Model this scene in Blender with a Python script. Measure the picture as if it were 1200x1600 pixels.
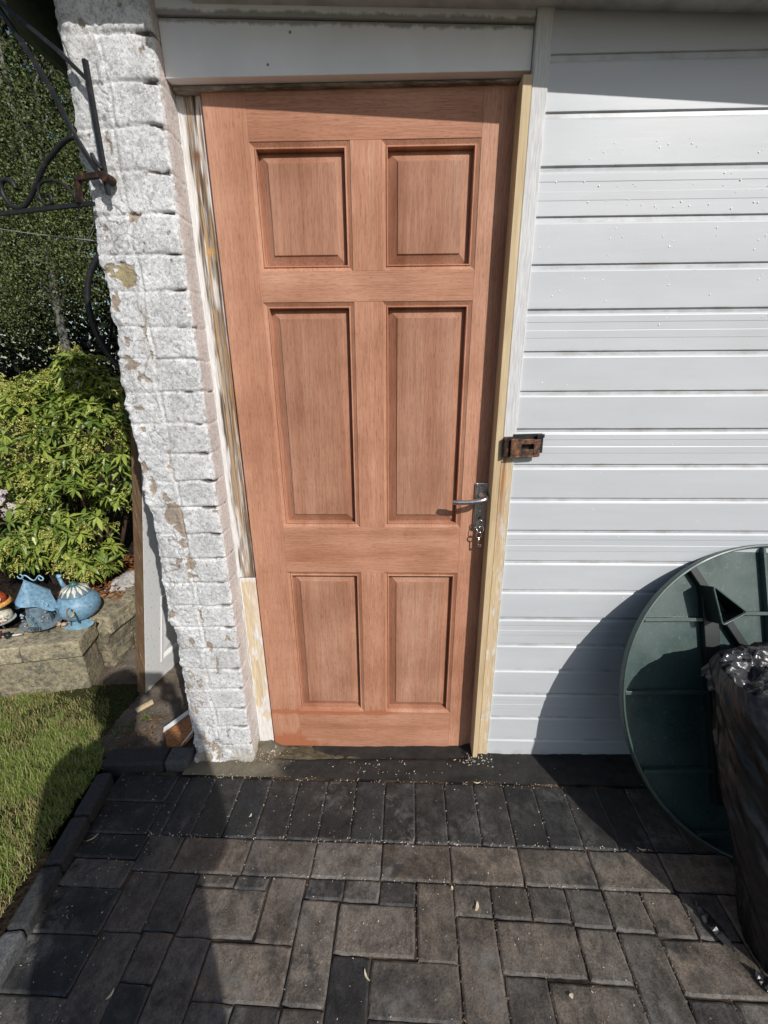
import bpy, bmesh, math, random
import numpy as np
from mathutils import Vector, Matrix
random.seed(7); rng = np.random.default_rng(7)
PI = math.pi
for o in list(bpy.data.objects): bpy.data.objects.remove(o)
S = bpy.context.scene
C = bpy.context.collection
# ------------------------------------------------------------------ camera
YAW, PITCH, ROLL = -.0259, .3259, -.0062
CAM = Vector((.4530, -1.2328, 1.3623))
fw = Vector((math.sin(YAW)*math.cos(PITCH), math.cos(YAW)*math.cos(PITCH), -math.sin(PITCH)))
r0 = Vector((math.cos(YAW), -math.sin(YAW), 0)); u0 = r0.cross(fw)
rt = r0*math.cos(ROLL)+u0*math.sin(ROLL); up = -r0*math.sin(ROLL)+u0*math.cos(ROLL)
cam = bpy.data.objects.new('camera', bpy.data.cameras.new('camera')); C.objects.link(cam)
m = Matrix((rt, up, -fw)).transposed().to_4x4(); m.translation = CAM
cam.matrix_world = m
cam.data.sensor_fit = 'VERTICAL'; cam.data.sensor_height = 36; cam.data.sensor_width = 27
cam.data.lens = 659.519/1600*36; cam.data.clip_start = .02; cam.data.clip_end = 400
S.camera = cam
# ------------------------------------------------------------------ light
SUN = Vector((.68, -1, .84)).normalized()
w = bpy.data.worlds.new('World'); S.world = w; w.use_nodes = True
nt = w.node_tree; sky = nt.nodes.new('ShaderNodeTexSky'); sky.sky_type = 'NISHITA'; sky.sun_disc = False
sky.sun_elevation = math.asin(SUN.z); sky.sun_rotation = math.atan2(SUN.x, SUN.y)
bg = nt.nodes['Background']; bg.inputs['Strength'].default_value = .088
nt.links.new(sky.outputs[0], bg.inputs[0])
sl = bpy.data.lights.new('sun', 'SUN'); sl.energy = 3.7; sl.angle = math.radians(.5); sl.color = (1, .965, .92)
so = bpy.data.objects.new('sun', sl); C.objects.link(so)
so.rotation_euler = SUN.to_track_quat('Z', 'Y').to_euler()
S.view_settings.view_transform = 'Standard'; S.view_settings.look = 'None'
S.view_settings.exposure = 0; S.view_settings.gamma = 1
# ------------------------------------------------------------------ helpers
class MB:
    """collects geometry, linked as ONE mesh object by build()"""
    def __init__(s): s.v = []; s.f = []; s.c = []
    def add(s, vs, fs, col=None):
        b = len(s.v); s.v += [tuple(v) for v in vs]; s.f += [tuple(b+i for i in f) for f in fs]
        if col is not None: s.c += [tuple(col)]*len(fs)
        return s
    def box(s, a, b, bev=0.0, M=None, col=None):
        (x0, y0, z0), (x1, y1, z1) = a, b
        if x0 > x1: x0, x1 = x1, x0
        if y0 > y1: y0, y1 = y1, y0
        if z0 > z1: z0, z1 = z1, z0
        if bev <= 0:
            v = [(x, y, z) for x in (x0, x1) for y in (y0, y1) for z in (z0, z1)]
            f = [(0, 1, 3, 2), (4, 6, 7, 5), (0, 4, 5, 1), (2, 3, 7, 6), (0, 2, 6, 4), (1, 5, 7, 3)]
        else:
            bm = bmesh.new(); bmesh.ops.create_cube(bm, size=1)
            for q in bm.verts: q.co = Vector(((x0+x1)/2+q.co.x*(x1-x0), (y0+y1)/2+q.co.y*(y1-y0), (z0+z1)/2+q.co.z*(z1-z0)))
            bmesh.ops.bevel(bm, geom=bm.edges[:], offset=bev, segments=2, affect='EDGES', profile=.5)
            bm.verts.index_update(); v = [q.co.copy() for q in bm.verts]; f = [[q.index for q in fc.verts] for fc in bm.faces]; bm.free()
        if M: v = [M @ Vector(q) for q in v]
        return s.add(v, f, col)
    def tube(s, pts, r, n=8, closed=False, cap=True, col=None, flat=None):
        pts = [Vector(q) for q in pts]; N = len(pts); rr = r if hasattr(r, '__len__') else [r]*N
        vs = []; prev = None
        for i, q in enumerate(pts):
            if closed: t = pts[(i+1) % N]-pts[i-1]
            else: t = pts[min(i+1, N-1)]-pts[max(i-1, 0)]
            t.normalize()
            if prev is None:
                a = t.orthogonal().normalized() if flat is None else (Vector(flat)-t*t.dot(Vector(flat))).normalized()
            else: a = (prev-t*t.dot(prev)).normalized()
            prev = a; b = t.cross(a)
            for k in range(n):
                th = 2*PI*(k+.5)/n; vs.append(q+(a*math.cos(th)+b*math.sin(th))*rr[i])
        fs = []
        for i in range(N if closed else N-1):
            j = (i+1) % N
            for k in range(n): fs.append((i*n+k, i*n+(k+1) % n, j*n+(k+1) % n, j*n+k))
        if cap and not closed: fs += [tuple(range(n))[::-1], tuple(range((N-1)*n, N*n))]
        return s.add(vs, fs, col)
    def lathe(s, prof, c, n=32, M=None, col=None, sq=(1, 1)):
        vs = []; c = Vector(c)
        for r, z in prof:
            for k in range(n):
                th = 2*PI*k/n; q = Vector((r*math.cos(th)*sq[0], r*math.sin(th)*sq[1], z))
                if M: q = M @ q
                vs.append(c+q)
        fs = []
        for i in range(len(prof)-1):
            for k in range(n): fs.append((i*n+k, i*n+(k+1) % n, (i+1)*n+(k+1) % n, (i+1)*n+k))
        fs += [tuple(range(n))[::-1], tuple(range((len(prof)-1)*n, len(prof)*n))]
        return s.add(vs, fs, col)
    def build(s, name, mt, parent=None, smooth=False, bevel=0, attr='Col'):
        me = bpy.data.meshes.new(name)
        off = Vector(parent_loc(parent)) if parent else Vector((0, 0, 0))
        me.from_pydata([(v[0]-off.x, v[1]-off.y, v[2]-off.z) for v in s.v], [], s.f)
        if s.c:
            a = me.attributes.new(attr, 'FLOAT_COLOR', 'FACE'); a.data.foreach_set('color', np.array([tuple(c)+(1,) if len(c) == 3 else c for c in s.c], 'f').ravel())
        me.polygons.foreach_set('use_smooth', [bool(smooth)]*len(me.polygons))
        me.materials.append(mt); o = bpy.data.objects.new(name, me); C.objects.link(o)
        if parent: o.parent = parent
        if bevel:
            b = o.modifiers.new('b', 'BEVEL'); b.width = bevel; b.segments = 2; b.limit_method = 'ANGLE'; b.angle_limit = .6
        return o
def parent_loc(o):
    v = Vector((0, 0, 0))
    while o: v += o.location; o = o.parent
    return v
def tag(o, label=None, cat=None, group=None, kind=None):
    if label: o['label'] = label
    if cat: o['category'] = cat
    if group: o['group'] = group
    if kind: o['kind'] = kind
    return o
def thing(name, label, cat, loc, group=None):
    o = bpy.data.objects.new(name, None); C.objects.link(o); o.location = loc; o.empty_display_size = .05
    return tag(o, label, cat, group)
def grid_mesh(name, P, mt, parent=None, cols=None, smooth=True, extra=None):
    """P: (n,m,3) array of points"""
    n, mm = P.shape[:2]; off = np.array(parent_loc(parent)) if parent else np.zeros(3)
    me = bpy.data.meshes.new(name)
    i = np.arange(n-1)[:, None]*mm+np.arange(mm-1)[None]
    F = np.stack([i, i+1, i+mm+1, i+mm], -1).reshape(-1, 4)
    V = (P.reshape(-1, 3)-off).astype('f')
    me.vertices.add(len(V)); me.vertices.foreach_set('co', V.ravel())
    me.loops.add(F.size); me.loops.foreach_set('vertex_index', F.ravel().astype('i'))
    me.polygons.add(len(F)); me.polygons.foreach_set('loop_start', np.arange(0, F.size, 4, dtype='i'))
    me.update(calc_edges=True)
    me.polygons.foreach_set('use_smooth', [bool(smooth)]*len(F))
    if cols is not None:
        a = me.attributes.new('Col', 'FLOAT_COLOR', 'POINT')
        a.data.foreach_set('color', np.concatenate([cols.reshape(-1, 3), np.ones((len(V), 1))], 1).astype('f').ravel())
    me.materials.append(mt); o = bpy.data.objects.new(name, me); C.objects.link(o)
    if parent: o.parent = parent
    return o
def tris_mesh(name, V, F, mt, parent=None, smooth=False, cols=None):
    """V (n,3), F (m,k) arrays; cols per vertex"""
    off = np.array(parent_loc(parent)) if parent else np.zeros(3)
    me = bpy.data.meshes.new(name); V = (V-off).astype('f'); k = F.shape[1]
    me.vertices.add(len(V)); me.vertices.foreach_set('co', V.ravel())
    me.loops.add(F.size); me.loops.foreach_set('vertex_index', F.ravel().astype('i'))
    me.polygons.add(len(F)); me.polygons.foreach_set('loop_start', np.arange(0, F.size, k, dtype='i'))
    me.update(calc_edges=True)
    me.polygons.foreach_set('use_smooth', [bool(smooth)]*len(F))
    if cols is not None:
        a = me.attributes.new('Col', 'FLOAT_COLOR', 'POINT')
        a.data.foreach_set('color', np.concatenate([cols, np.ones((len(V), 1))], 1).astype('f').ravel())
    me.materials.append(mt); o = bpy.data.objects.new(name, me); C.objects.link(o)
    if parent: o.parent = parent
    return o
# value noise
def _h(ix, iy, s):
    n = (ix.astype(np.int64)*374761393+iy.astype(np.int64)*668265263+s*1274126177) & 0xffffffff
    n = ((n ^ (n >> 13))*1274126177) & 0xffffffff
    return ((n ^ (n >> 16)) & 0xffff)/65535.
def vn(x, y, s=0):
    x = np.asarray(x, float); y = np.asarray(y, float); ix = np.floor(x); iy = np.floor(y); fx = x-ix; fy = y-iy
    fx = fx*fx*(3-2*fx); fy = fy*fy*(3-2*fy)
    a = _h(ix, iy, s); b = _h(ix+1, iy, s); c = _h(ix, iy+1, s); d = _h(ix+1, iy+1, s)
    return (a*(1-fx)+b*fx)*(1-fy)+(c*(1-fx)+d*fx)*fy
def fbm(x, y, s=0, o=4):
    t = 0; a = .5; n = 0
    for k in range(o): t = t+a*vn(x*2**k, y*2**k, s+k*17); n += a; a *= .55
    return t/n
def sst(a, b, x): t = np.clip((x-a)/(b-a), 0, 1); return t*t*(3-2*t)
def mixc(a, b, t): t = np.asarray(t)[..., None]; return a*(1-t)+b*t
# ------------------------------------------------------------------ materials
class MT:
    def __init__(s, name, rough=.7, spec=.3, metal=0.):
        s.m = bpy.data.materials.new(name); s.m.use_nodes = True; s.nt = s.m.node_tree; s.b = s.nt.nodes['Principled BSDF']
        s.b.inputs['Roughness'].default_value = rough; s.b.inputs['Specular IOR Level'].default_value = spec; s.b.inputs['Metallic'].default_value = metal
    def n(s, t, **k):
        q = s.nt.nodes.new(t)
        for a, v in k.items():
            if isinstance(v, tuple) and a.startswith('i'): pass
            setattr(q, a, v)
        return q
    def l(s, a, b): s.nt.links.new(a, b)
    def coords(s, scale=(1, 1, 1), kind='Object', rot=(0, 0, 0)):
        t = s.n('ShaderNodeTexCoord'); mp = s.n('ShaderNodeMapping'); mp.inputs['Scale'].default_value = scale; mp.inputs['Rotation'].default_value = rot
        s.l(t.outputs[kind], mp.inputs[0]); return mp.outputs[0]
    def noise(s, co, scale, detail=4, rough=.55, dist=0):
        q = s.n('ShaderNodeTexNoise'); q.inputs['Scale'].default_value = scale; q.inputs['Detail'].default_value = detail
        q.inputs['Roughness'].default_value = rough; q.inputs['Distortion'].default_value = dist; s.l(co, q.inputs['Vector']); return q.outputs['Fac']
    def ramp(s, fac, pts):
        q = s.n('ShaderNodeValToRGB'); e = q.color_ramp.elements
        while len(e) < len(pts): e.new(.5)
        for el, (p_, c) in zip(e, pts):
            el.position = p_; el.color = (c, c, c, 1) if not hasattr(c, '__len__') else tuple(c)+(1,)
        s.l(fac, q.inputs[0]); return q.outputs[0]
    def mix(s, a, b, fac, mode='MIX'):
        q = s.n('ShaderNodeMix'); q.data_type = 'RGBA'; q.blend_type = mode
        for i, x in ((6, a), (7, b)):
            if hasattr(x, 'default_value') or hasattr(x, 'links'): s.l(x, q.inputs[i])
            else: q.inputs[i].default_value = tuple(x)+(1,)
        if hasattr(fac, 'links'): s.l(fac, q.inputs[0])
        else: q.inputs[0].default_value = fac
        return q.outputs[2]
    def math(s, op, a, b=0.):
        q = s.n('ShaderNodeMath'); q.operation = op
        for i, x in ((0, a), (1, b)):
            if hasattr(x, 'links'): s.l(x, q.inputs[i])
            else: q.inputs[i].default_value = x
        return q.outputs[0]
    def attr(s, name='Col'):
        q = s.n('ShaderNodeAttribute'); q.attribute_name = name; return q.outputs['Color']
    def color(s, c):
        if hasattr(c, 'links'): s.l(c, s.b.inputs['Base Color'])
        else: s.b.inputs['Base Color'].default_value = tuple(c)+(1,)
        return s
    def bump(s, h, strength=.3, dist=.002):
        q = s.n('ShaderNodeBump'); q.inputs['Strength'].default_value = strength; q.inputs['Distance'].default_value = dist
        s.l(h, q.inputs['Height']); s.l(q.outputs[0], s.b.inputs['Normal']); return s
    def rough(s, f):
        s.l(f, s.b.inputs['Roughness']); return s

def mahogany(name, vertical, tone=1., var=0.):
    t = MT(name, .62, .25)
    sc = (1, 1, .045) if vertical else (.045, 1, 1)
    co = t.coords(sc)
    broad = t.noise(co, 15, 3, .5, .6)
    fine = t.noise(co, 260, 3, .6, .2)
    pores = t.noise(t.coords((1, 1, .10) if vertical else (.10, 1, 1)), 520, 2, .5)
    blotch = t.noise(t.coords(), 4.5, 3)
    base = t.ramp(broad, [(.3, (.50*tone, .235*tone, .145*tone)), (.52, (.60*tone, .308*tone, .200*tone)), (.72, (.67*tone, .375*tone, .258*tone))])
    c = t.mix(base, t.ramp(fine, [(.36, (.78, .73, .69)), (.58, (1.03, 1.03, 1.03))]), .75, 'MULTIPLY')
    c = t.mix(c, t.ramp(pores, [(.36, (.55, .49, .45)), (.45, (1, 1, 1))]), .45, 'MULTIPLY')
    c = t.mix(c, t.ramp(blotch, [(.38, (.86, .82, .78)), (.62, (1.07, 1.07, 1.06))]), 1, 'MULTIPLY')
    # damp stains soaked up at the foot of the door and on ledges, strongest at the lower left
    g = t.n('ShaderNodeNewGeometry'); sp = t.n('ShaderNodeSeparateXYZ'); t.l(g.outputs['Position'], sp.inputs[0])
    nz = t.noise(t.coords((1, 1, .6)), 26, 4, .6)
    edge = t.math('MULTIPLY', nz, .16)
    lx = t.math('MULTIPLY', t.math('MAXIMUM', t.math('SUBTRACT', sp.outputs[0], .10), 0.), .62)
    h = t.math('SUBTRACT', t.math('SUBTRACT', edge, sp.outputs[2]), t.math('SUBTRACT', lx, -.005))
    k1 = t.ramp(t.math('MULTIPLY', h, 30), [(0, 0.), (1, .85)])
    hh = t.math('SUBTRACT', t.math('SUBTRACT', t.math('MULTIPLY', nz, .03), t.math('ABSOLUTE', t.math('SUBTRACT', sp.outputs[2], .166))), t.math('MULTIPLY', t.math('MAXIMUM', t.math('SUBTRACT', sp.outputs[0], .40), 0.), .2))
    k2 = t.ramp(t.math('MULTIPLY', hh, 130), [(0, 0.), (1, .75)])
    c = t.mix(c, (.40, .135, .065), t.math('MAXIMUM', k1, k2))
    t.color(c).bump(t.math('ADD', fine, pores), .22, .0006)
    return t.m
MAT = {}
MAT['mah_v'] = mahogany('mahogany_upright', True, .93)
MAT['mah_h'] = mahogany('mahogany_across', False, .90)
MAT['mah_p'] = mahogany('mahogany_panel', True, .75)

t = MT('white_cladding', .36, .45)
co = t.coords((.06, 1, 1)); a = t.noise(co, 140, 4, .6); b = t.noise(t.coords((.12, 1, 1)), 14, 3)
sp1 = t.n('ShaderNodeTexVoronoi'); sp1.inputs['Scale'].default_value = 42; t.l(t.coords((1, 1, 1)), sp1.inputs['Vector'])
msk = t.math('MULTIPLY', t.ramp(sp1.outputs['Distance'], [(.035, 1.), (.06, 0.)]), t.ramp(t.noise(t.coords(), 7, 2), [(.5, 0.), (.62, 1.)]))
c = t.mix(t.ramp(b, [(.3, (.555, .580, .600)), (.7, (.615, .635, .65))]), t.ramp(a, [(.3, (.975, .975, .98)), (.7, (1, 1, 1))]), 1, 'MULTIPLY')
c = t.mix(c, (.50, .50, .49), msk)
gm = t.n('ShaderNodeNewGeometry'); sp2 = t.n('ShaderNodeSeparateXYZ'); t.l(gm.outputs['Position'], sp2.inputs[0])
dn = t.math('SUBTRACT', t.math('MULTIPLY', t.noise(t.coords((1, 1, .5)), 30, 4), .09), sp2.outputs[2])
c = t.mix(c, (.36, .32, .26), t.ramp(t.math('MULTIPLY', dn, 18), [(0, 0.), (1, .55)]))
gz_ = t.math('MULTIPLY', sp2.outputs[2], 10.); fr = t.math('SUBTRACT', gz_, t.math('FLOOR', t.math('ADD', gz_, .5)))
gr = t.ramp(t.math('ABSOLUTE', fr), [(.045, .55), (.10, 0.)]); gr = t.math('MULTIPLY', gr, t.ramp(t.noise(t.coords((.5, 1, 1)), 26, 5, .7), [(.46, 0.), (.64, 1.)]))
c = t.mix(c, (.34, .32, .29), gr)
sm = t.math('MULTIPLY', t.ramp(t.noise(t.coords((.5, 1, 1)), 5, 4, .6), [(.5, 0.), (.7, .16)]), 1.); c = t.mix(c, (.42, .41, .38), sm)
t.color(c).bump(t.math('ADD', a, t.math('MULTIPLY', msk, 3.)), .14, .0007)
MAT['clad'] = t.m

t = MT('white_paint', .5, .4)
a = t.noise(t.coords(), 9, 4); b = t.noise(t.coords(), 60, 4, .65); d = t.noise(t.coords(), 18, 5, .7)
c = t.mix(t.ramp(a, [(.3, (.62, .625, .62)), (.7, (.74, .745, .74))]), (.30, .28, .25), t.math('MULTIPLY', t.ramp(d, [(.62, 0.), (.72, .6)]), t.ramp(b, [(.45, 0.), (.6, 1.)])))
t.color(c).bump(b, .25, .001); MAT['white'] = t.m

t = MT('lintel_paint', .5, .35)
gm = t.n('ShaderNodeNewGeometry'); sx = t.n('ShaderNodeSeparateXYZ'); t.l(gm.outputs['Position'], sx.inputs[0])
a = t.noise(t.coords(), 40, 5, .65); b = t.noise(t.coords((1, 1, 1)), 8, 3); e = t.math('ABSOLUTE', t.math('SUBTRACT', t.math('ADD', sx.outputs[2], t.math('MULTIPLY', sx.outputs[0], .0357)), 2.086))
d = t.ramp(t.math('MULTIPLY', t.math('SUBTRACT', t.math('MULTIPLY', a, .022), e), 90), [(0, 0.), (.5, .75)])
nl = t.n('ShaderNodeTexVoronoi'); nl.inputs['Scale'].default_value = 9; t.l(t.coords(), nl.inputs['Vector'])
c = t.mix(t.ramp(b, [(.3, (.76, .765, .76)), (.7, (.86, .865, .86))]), (.22, .20, .17), d); c = t.mix(c, (.12, .11, .10), t.ramp(nl.outputs['Distance'], [(.022, .9), (.034, 0.)]))
t.color(c).bump(a, .25, .001); MAT['lintel'] = t.m
t = MT('dirty_head', .7, .2)
a = t.noise(t.coords((.3, 1, 1)), 60, 5, .7); t.color(t.ramp(a, [(.38, (.14, .12, .10)), (.55, (.34, .30, .25)), (.66, (.55, .53, .48))])).bump(a, .5, .002); MAT['head'] = t.m
t = MT('soffit_paint', .6, .3)
a = t.noise(t.coords(), 11, 5, .6); b = t.noise(t.coords((1, 4, 4)), 30, 4, .65)
c = t.mix((.60, .59, .57), (.30, .28, .25), t.ramp(a, [(.48, 0.), (.72, .8)]))
t.color(c).bump(b, .4, .002); MAT['soffit'] = t.m

t = MT('masonry_paint', .75, .25)
v = t.attr(); f = t.noise(t.coords(), 270, 3, .7); f2 = t.noise(t.coords(), 110, 4, .65)
sp_ = t.ramp(t.math('ADD', t.math('MULTIPLY', f, .55), t.math('MULTIPLY', f2, .45)), [(.39, (.50, .50, .52)), (.46, (.88, .88, .89)), (.54, (1.04, 1.04, 1.04))])
rd = t.noise(t.coords(), 110, 5, .75, .5); ln = t.ramp(t.math('ABSOLUTE', t.math('SUBTRACT', rd, .5)), [(.008, 1.), (.028, 0.)])
zone = t.ramp(t.noise(t.coords(), 13, 3), [(.42, .15), (.6, 1.)]); ln = t.math('MULTIPLY', ln, zone)
c = t.mix(t.mix(v, sp_, .7, 'MULTIPLY'), (.80, .80, .79), t.math('MULTIPLY', ln, .35))
t.color(c).bump(t.math('ADD', t.math('ADD', f, t.math('MULTIPLY', f2, 1.5)), t.math('MULTIPLY', ln, .4)), .9, .0016); MAT['pier'] = t.m

t = MT('weathered_timber', .75, .2)
v = t.attr(); f = t.noise(t.coords((1, 1, .05)), 420, 4, .6)
t.color(t.mix(v, t.ramp(f, [(.3, (.62, .6, .58)), (.6, (1.05, 1.05, 1.05))]), .7, 'MULTIPLY')).bump(f, .6, .0012); MAT['oldwood'] = t.m

t = MT('new_softwood', .6, .25)
f = t.noise(t.coords((1, 1, .04)), 300, 3, .6); g_ = t.noise(t.coords((1, 1, .12)), 38, 3, .5, .8)
c = t.mix(t.ramp(g_, [(.3, (.54, .41, .235)), (.7, (.69, .56, .36))]), t.ramp(f, [(.3, (.82, .8, .76)), (.6, (1.04, 1.04, 1.04))]), .8, 'MULTIPLY')
t.color(c).bump(f, .3, .0006); MAT['pine'] = t.m

def attr_mat(name, rough=.8, spec=.2, fs=200, amt=.6, lo=.6, hi=1.15, bd=.001, bs=.4, metal=0):
    t = MT(name, rough, spec, metal); f = t.noise(t.coords(), fs, 4, .65)
    t.color(t.mix(t.attr(), t.ramp(f, [(.32, (lo,)*3), (.62, (hi,)*3)]), amt, 'MULTIPLY')).bump(f, bs, bd); return t.m
def plain(name, col, rough=.6, spec=.3, metal=0., fs=60, lo=.8, hi=1.08, bd=.0005, bs=.2):
    t = MT(name, rough, spec, metal); f = t.noise(t.coords(), fs, 4, .6)
    t.color(t.mix(col, t.ramp(f, [(.35, (lo,)*3), (.65, (hi,)*3)]), 1, 'MULTIPLY')).bump(f, bs, bd); return t.m
MAT['black_gap'] = plain('dark_gap', (.012, .011, .01), .9, .1)
t = MT('satin_aluminium', .28, .5, 1.)
f = t.noise(t.coords((1, 1, .05)), 500, 3); t.color(t.ramp(f, [(.3, (.50, .51, .52)), (.7, (.64, .65, .66))])).rough(t.ramp(f, [(.3, .24), (.7, .38)])); MAT['alu'] = t.m
MAT['chrome'] = plain('bright_steel', (.72, .72, .70), .16, .5, 1.)
t = MT('rusty_steel', .72, .3, .35)
f = t.noise(t.coords(), 85, 5, .65); t.color(t.ramp(f, [(.40, (.022, .018, .017)), (.54, (.055, .032, .024)), (.68, (.19, .075, .035))])).bump(f, .8, .001); MAT['rust'] = t.m
t = MT('rusty_strap', .6, .35, .4)
f = t.noise(t.coords(), 75, 5, .65); t.color(t.ramp(f, [(.38, (.05, .034, .028)), (.50, (.13, .07, .045)), (.64, (.30, .14, .07))])).bump(f, .8, .001); MAT['rust2'] = t.m
t = MT('black_iron', .5, .4, .2)
f = t.noise(t.coords(), 70, 4, .6); t.color(t.ramp(f, [(.5, (.022, .023, .025)), (.62, (.035, .033, .032)), (.74, (.11, .05, .03))])).bump(f, .4, .001); MAT['iron'] = t.m
t = MT('green_plastic', .3, .5)
f = t.noise(t.coords(), 6, 4, .6); g_ = t.noise(t.coords(), 90, 5, .75)
c = t.mix(t.ramp(f, [(.3, (.033, .064, .057)), (.7, (.055, .090, .082))]), (.16, .19, .18), t.ramp(g_, [(.56, 0.), (.70, .6)]))
sc_ = t.noise(t.coords((1, .08, .3), rot=(0, .6, .3)), 160, 3, .6); c = t.mix(c, (.17, .20, .19), t.ramp(sc_, [(.66, 0.), (.72, .45)]))
t.color(c).rough(t.ramp(f, [(.3, .2), (.7, .5)])).bump(g_, .12, .0006); MAT['green'] = t.m
t = MT('black_polythene', .3, .55)
f = t.noise(t.coords((1, 1, 1.1)), 13, 5, .55, 1.); g_ = t.noise(t.coords(), 60, 5, .7)
t.color(t.ramp(g_, [(.4, (.005, .005, .006)), (.7, (.013, .013, .015))])).rough(t.ramp(g_, [(.35, .30), (.7, .5)])).bump(f, .35, .006); MAT['bag'] = t.m
t = MT('stone_wall', .85, .2)
f = t.noise(t.coords(), 60, 6, .75); g_ = t.noise(t.coords(), 16, 5, .7, .6); pit = t.noise(t.coords(), 34, 3, .6)
c = t.mix(t.attr(), t.ramp(f, [(.32, (.35, .35, .34)), (.5, (.95, .95, .93)), (.66, (1.5, 1.46, 1.35))]), .9, 'MULTIPLY')
c = t.mix(c, (.10, .10, .085), t.ramp(g_, [(.50, 0.), (.62, .7)])); c = t.mix(c, (.42, .39, .28), t.ramp(pit, [(.60, 0.), (.68, .7)]))
t.color(c).bump(t.math('ADD', f, g_), 1., .009); MAT['stone'] = t.m
t = MT('paving_block', .62, .4)
f = t.noise(t.coords(), 210, 3, .75); g_ = t.noise(t.coords(), 14, 6, .7, .5); h_ = t.noise(t.coords((1, .6, 1)), 60, 6, .8)
c = t.mix(t.attr(), t.ramp(f, [(.36, (.55, .55, .55)), (.48, (.97, .97, .97)), (.58, (1.08, 1.08, 1.07)), (.70, (1.6, 1.57, 1.5))]), .85, 'MULTIPLY')
c = t.mix(c, t.ramp(g_, [(.38, (.55, .56, .57)), (.50, (.97, .97, .97)), (.62, (1.38, 1.36, 1.32))]), .9, 'MULTIPLY')
c = t.mix(c, t.ramp(h_, [(.38, (.6, .6, .6)), (.6, (1.2, 1.2, 1.2))]), .8, 'MULTIPLY')
e1 = t.noise(t.coords(), 5.5, 3, .5); e2 = t.noise(t.coords(), 32, 6, .75, .4)
c = t.mix(c, (.19, .185, .175), t.math('MULTIPLY', t.ramp(e1, [(.50, 0.), (.66, .8)]), t.ramp(e2, [(.44, 0.), (.62, .8)])))
c = t.mix(c, (.022, .022, .023), t.math('MULTIPLY', t.ramp(t.noise(t.coords(), 8.5, 4, .6), [(.56, 0.), (.64, .8)]), t.ramp(e2, [(.40, .2), (.56, 1.)])))
t.color(c).rough(t.ramp(g_, [(.36, .45), (.6, .75)])).bump(t.math('ADD', f, h_), .7, .0022); MAT['paver'] = t.m
t = MT('joint_sand', .9, .1)
f = t.noise(t.coords(), 500, 4, .7); g_ = t.noise(t.coords(), 9, 3)
t.color(t.mix(t.ramp(g_, [(.42, (.026, .023, .020)), (.62, (.14, .100, .065))]), t.ramp(f, [(.35, (.5, .5, .5)), (.6, (1.2, 1.2, 1.2))]), .9, 'MULTIPLY')).bump(f, .9, .003); MAT['sand'] = t.m
t = MT('dark_cement', .8, .2)
f = t.noise(t.coords(), 300, 5, .75); g_ = t.noise(t.coords((1, 2, 1)), 9, 5, .7)
gm = t.n('ShaderNodeNewGeometry'); sx = t.n('ShaderNodeSeparateXYZ'); t.l(gm.outputs['Position'], sx.inputs[0])
pale = t.ramp(t.math('SUBTRACT', t.math('MULTIPLY', g_, .22), sx.outputs[0]), [(.02, 0.), (.14, .8)])
c = t.mix(t.ramp(g_, [(.35, (.028, .028, .028)), (.7, (.055, .052, .047))]), (.24, .21, .15), pale)
c = t.mix(c, t.ramp(f, [(.3, (.45, .45, .45)), (.6, (1.1, 1.1, 1.1)), (.75, (2., 1.95, 1.85))]), .8, 'MULTIPLY')
t.color(c).bump(f, .8, .003); MAT['cement'] = t.m
t = MT('threshold_stone', .8, .25)
f = t.noise(t.coords((1, 2.2, 1)), 40, 5, .7, .8); g_ = t.noise(t.coords(), 260, 4, .7)
c = t.mix(t.ramp(f, [(.32, (.045, .040, .026)), (.55, (.13, .112, .07)), (.72, (.27, .235, .15))]), t.ramp(g_, [(.35, (.6, .6, .6)), (.62, (1.15, 1.15, 1.15))]), .8, 'MULTIPLY')
t.color(c).bump(f, .7, .004); MAT['threshold'] = t.m
t = MT('bare_soil', .95, .1)
f = t.noise(t.coords(), 170, 6, .8); g_ = t.noise(t.coords(), 10, 4)
c = t.mix(t.ramp(g_, [(.35, (.17, .135, .105)), (.65, (.33, .275, .22))]), t.ramp(f, [(.34, (.45, .45, .45)), (.55, (1, 1, 1)), (.7, (1.7, 1.6, 1.5))]), .9, 'MULTIPLY')
t.color(c).bump(f, 1., .012); MAT['soil'] = t.m
MAT['humus'] = plain('dark_humus', (.03, .022, .016), .95, .1, 0, 60, .4, 1.5, .015, 1.)
MAT['lawnbed'] = plain('lawn_soil', (.045, .05, .018), .95, .1, 0, 90, .5, 1.4, .01, .8)
MAT['kerb'] = attr_mat('dark_kerb', .7, .3, 150, .8, .5, 1.35, .003, .8)
MAT['leafy'] = attr_mat('leaf', .38, .45, 90, .4, .8, 1.15, .0005, .1)
MAT['treeleaf'] = attr_mat('tree_leaf', .5, .35, 30, .3, .8, 1.2, .0005, .1)
MAT['grass'] = attr_mat('grass', .55, .25, 60, .2, .9, 1.1, .0005, .1)
MAT['paintm'] = attr_mat('painted_metal', .42, .4, 70, .9, .55, 1.2, .0008, .4)
MAT['chip'] = attr_mat('wood_chip', .8, .2, 200, .4, .8, 1.1, .0005, .3)
MAT['bark'] = plain('birch_bark', (.17, .165, .145), .8, .2, 0, 14, .2, 1.3, .01, .8)
MAT['cloth'] = attr_mat('cloth', .85, .2, 400, .4, .85, 1.1, .0006, .3)
MAT['skin'] = plain('skin', (.55, .33, .24), .5, .3)

# ------------------------------------------------------------------ ground frame (block paving grid, unit = one block width)
PER, GZ, GY, GX, PHI, TX = .099, .0115, .1452, .12806, -.02827, .024
def G(i, j, h=0.):
    X = i*PER; Y = -j*PER; x = X*math.cos(PHI)-Y*math.sin(PHI); y = X*math.sin(PHI)+Y*math.cos(PHI)
    return (GX+x, -GY+y, GZ+TX*x+h)
def gz(x): return GZ+TX*(x-GX)

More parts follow.
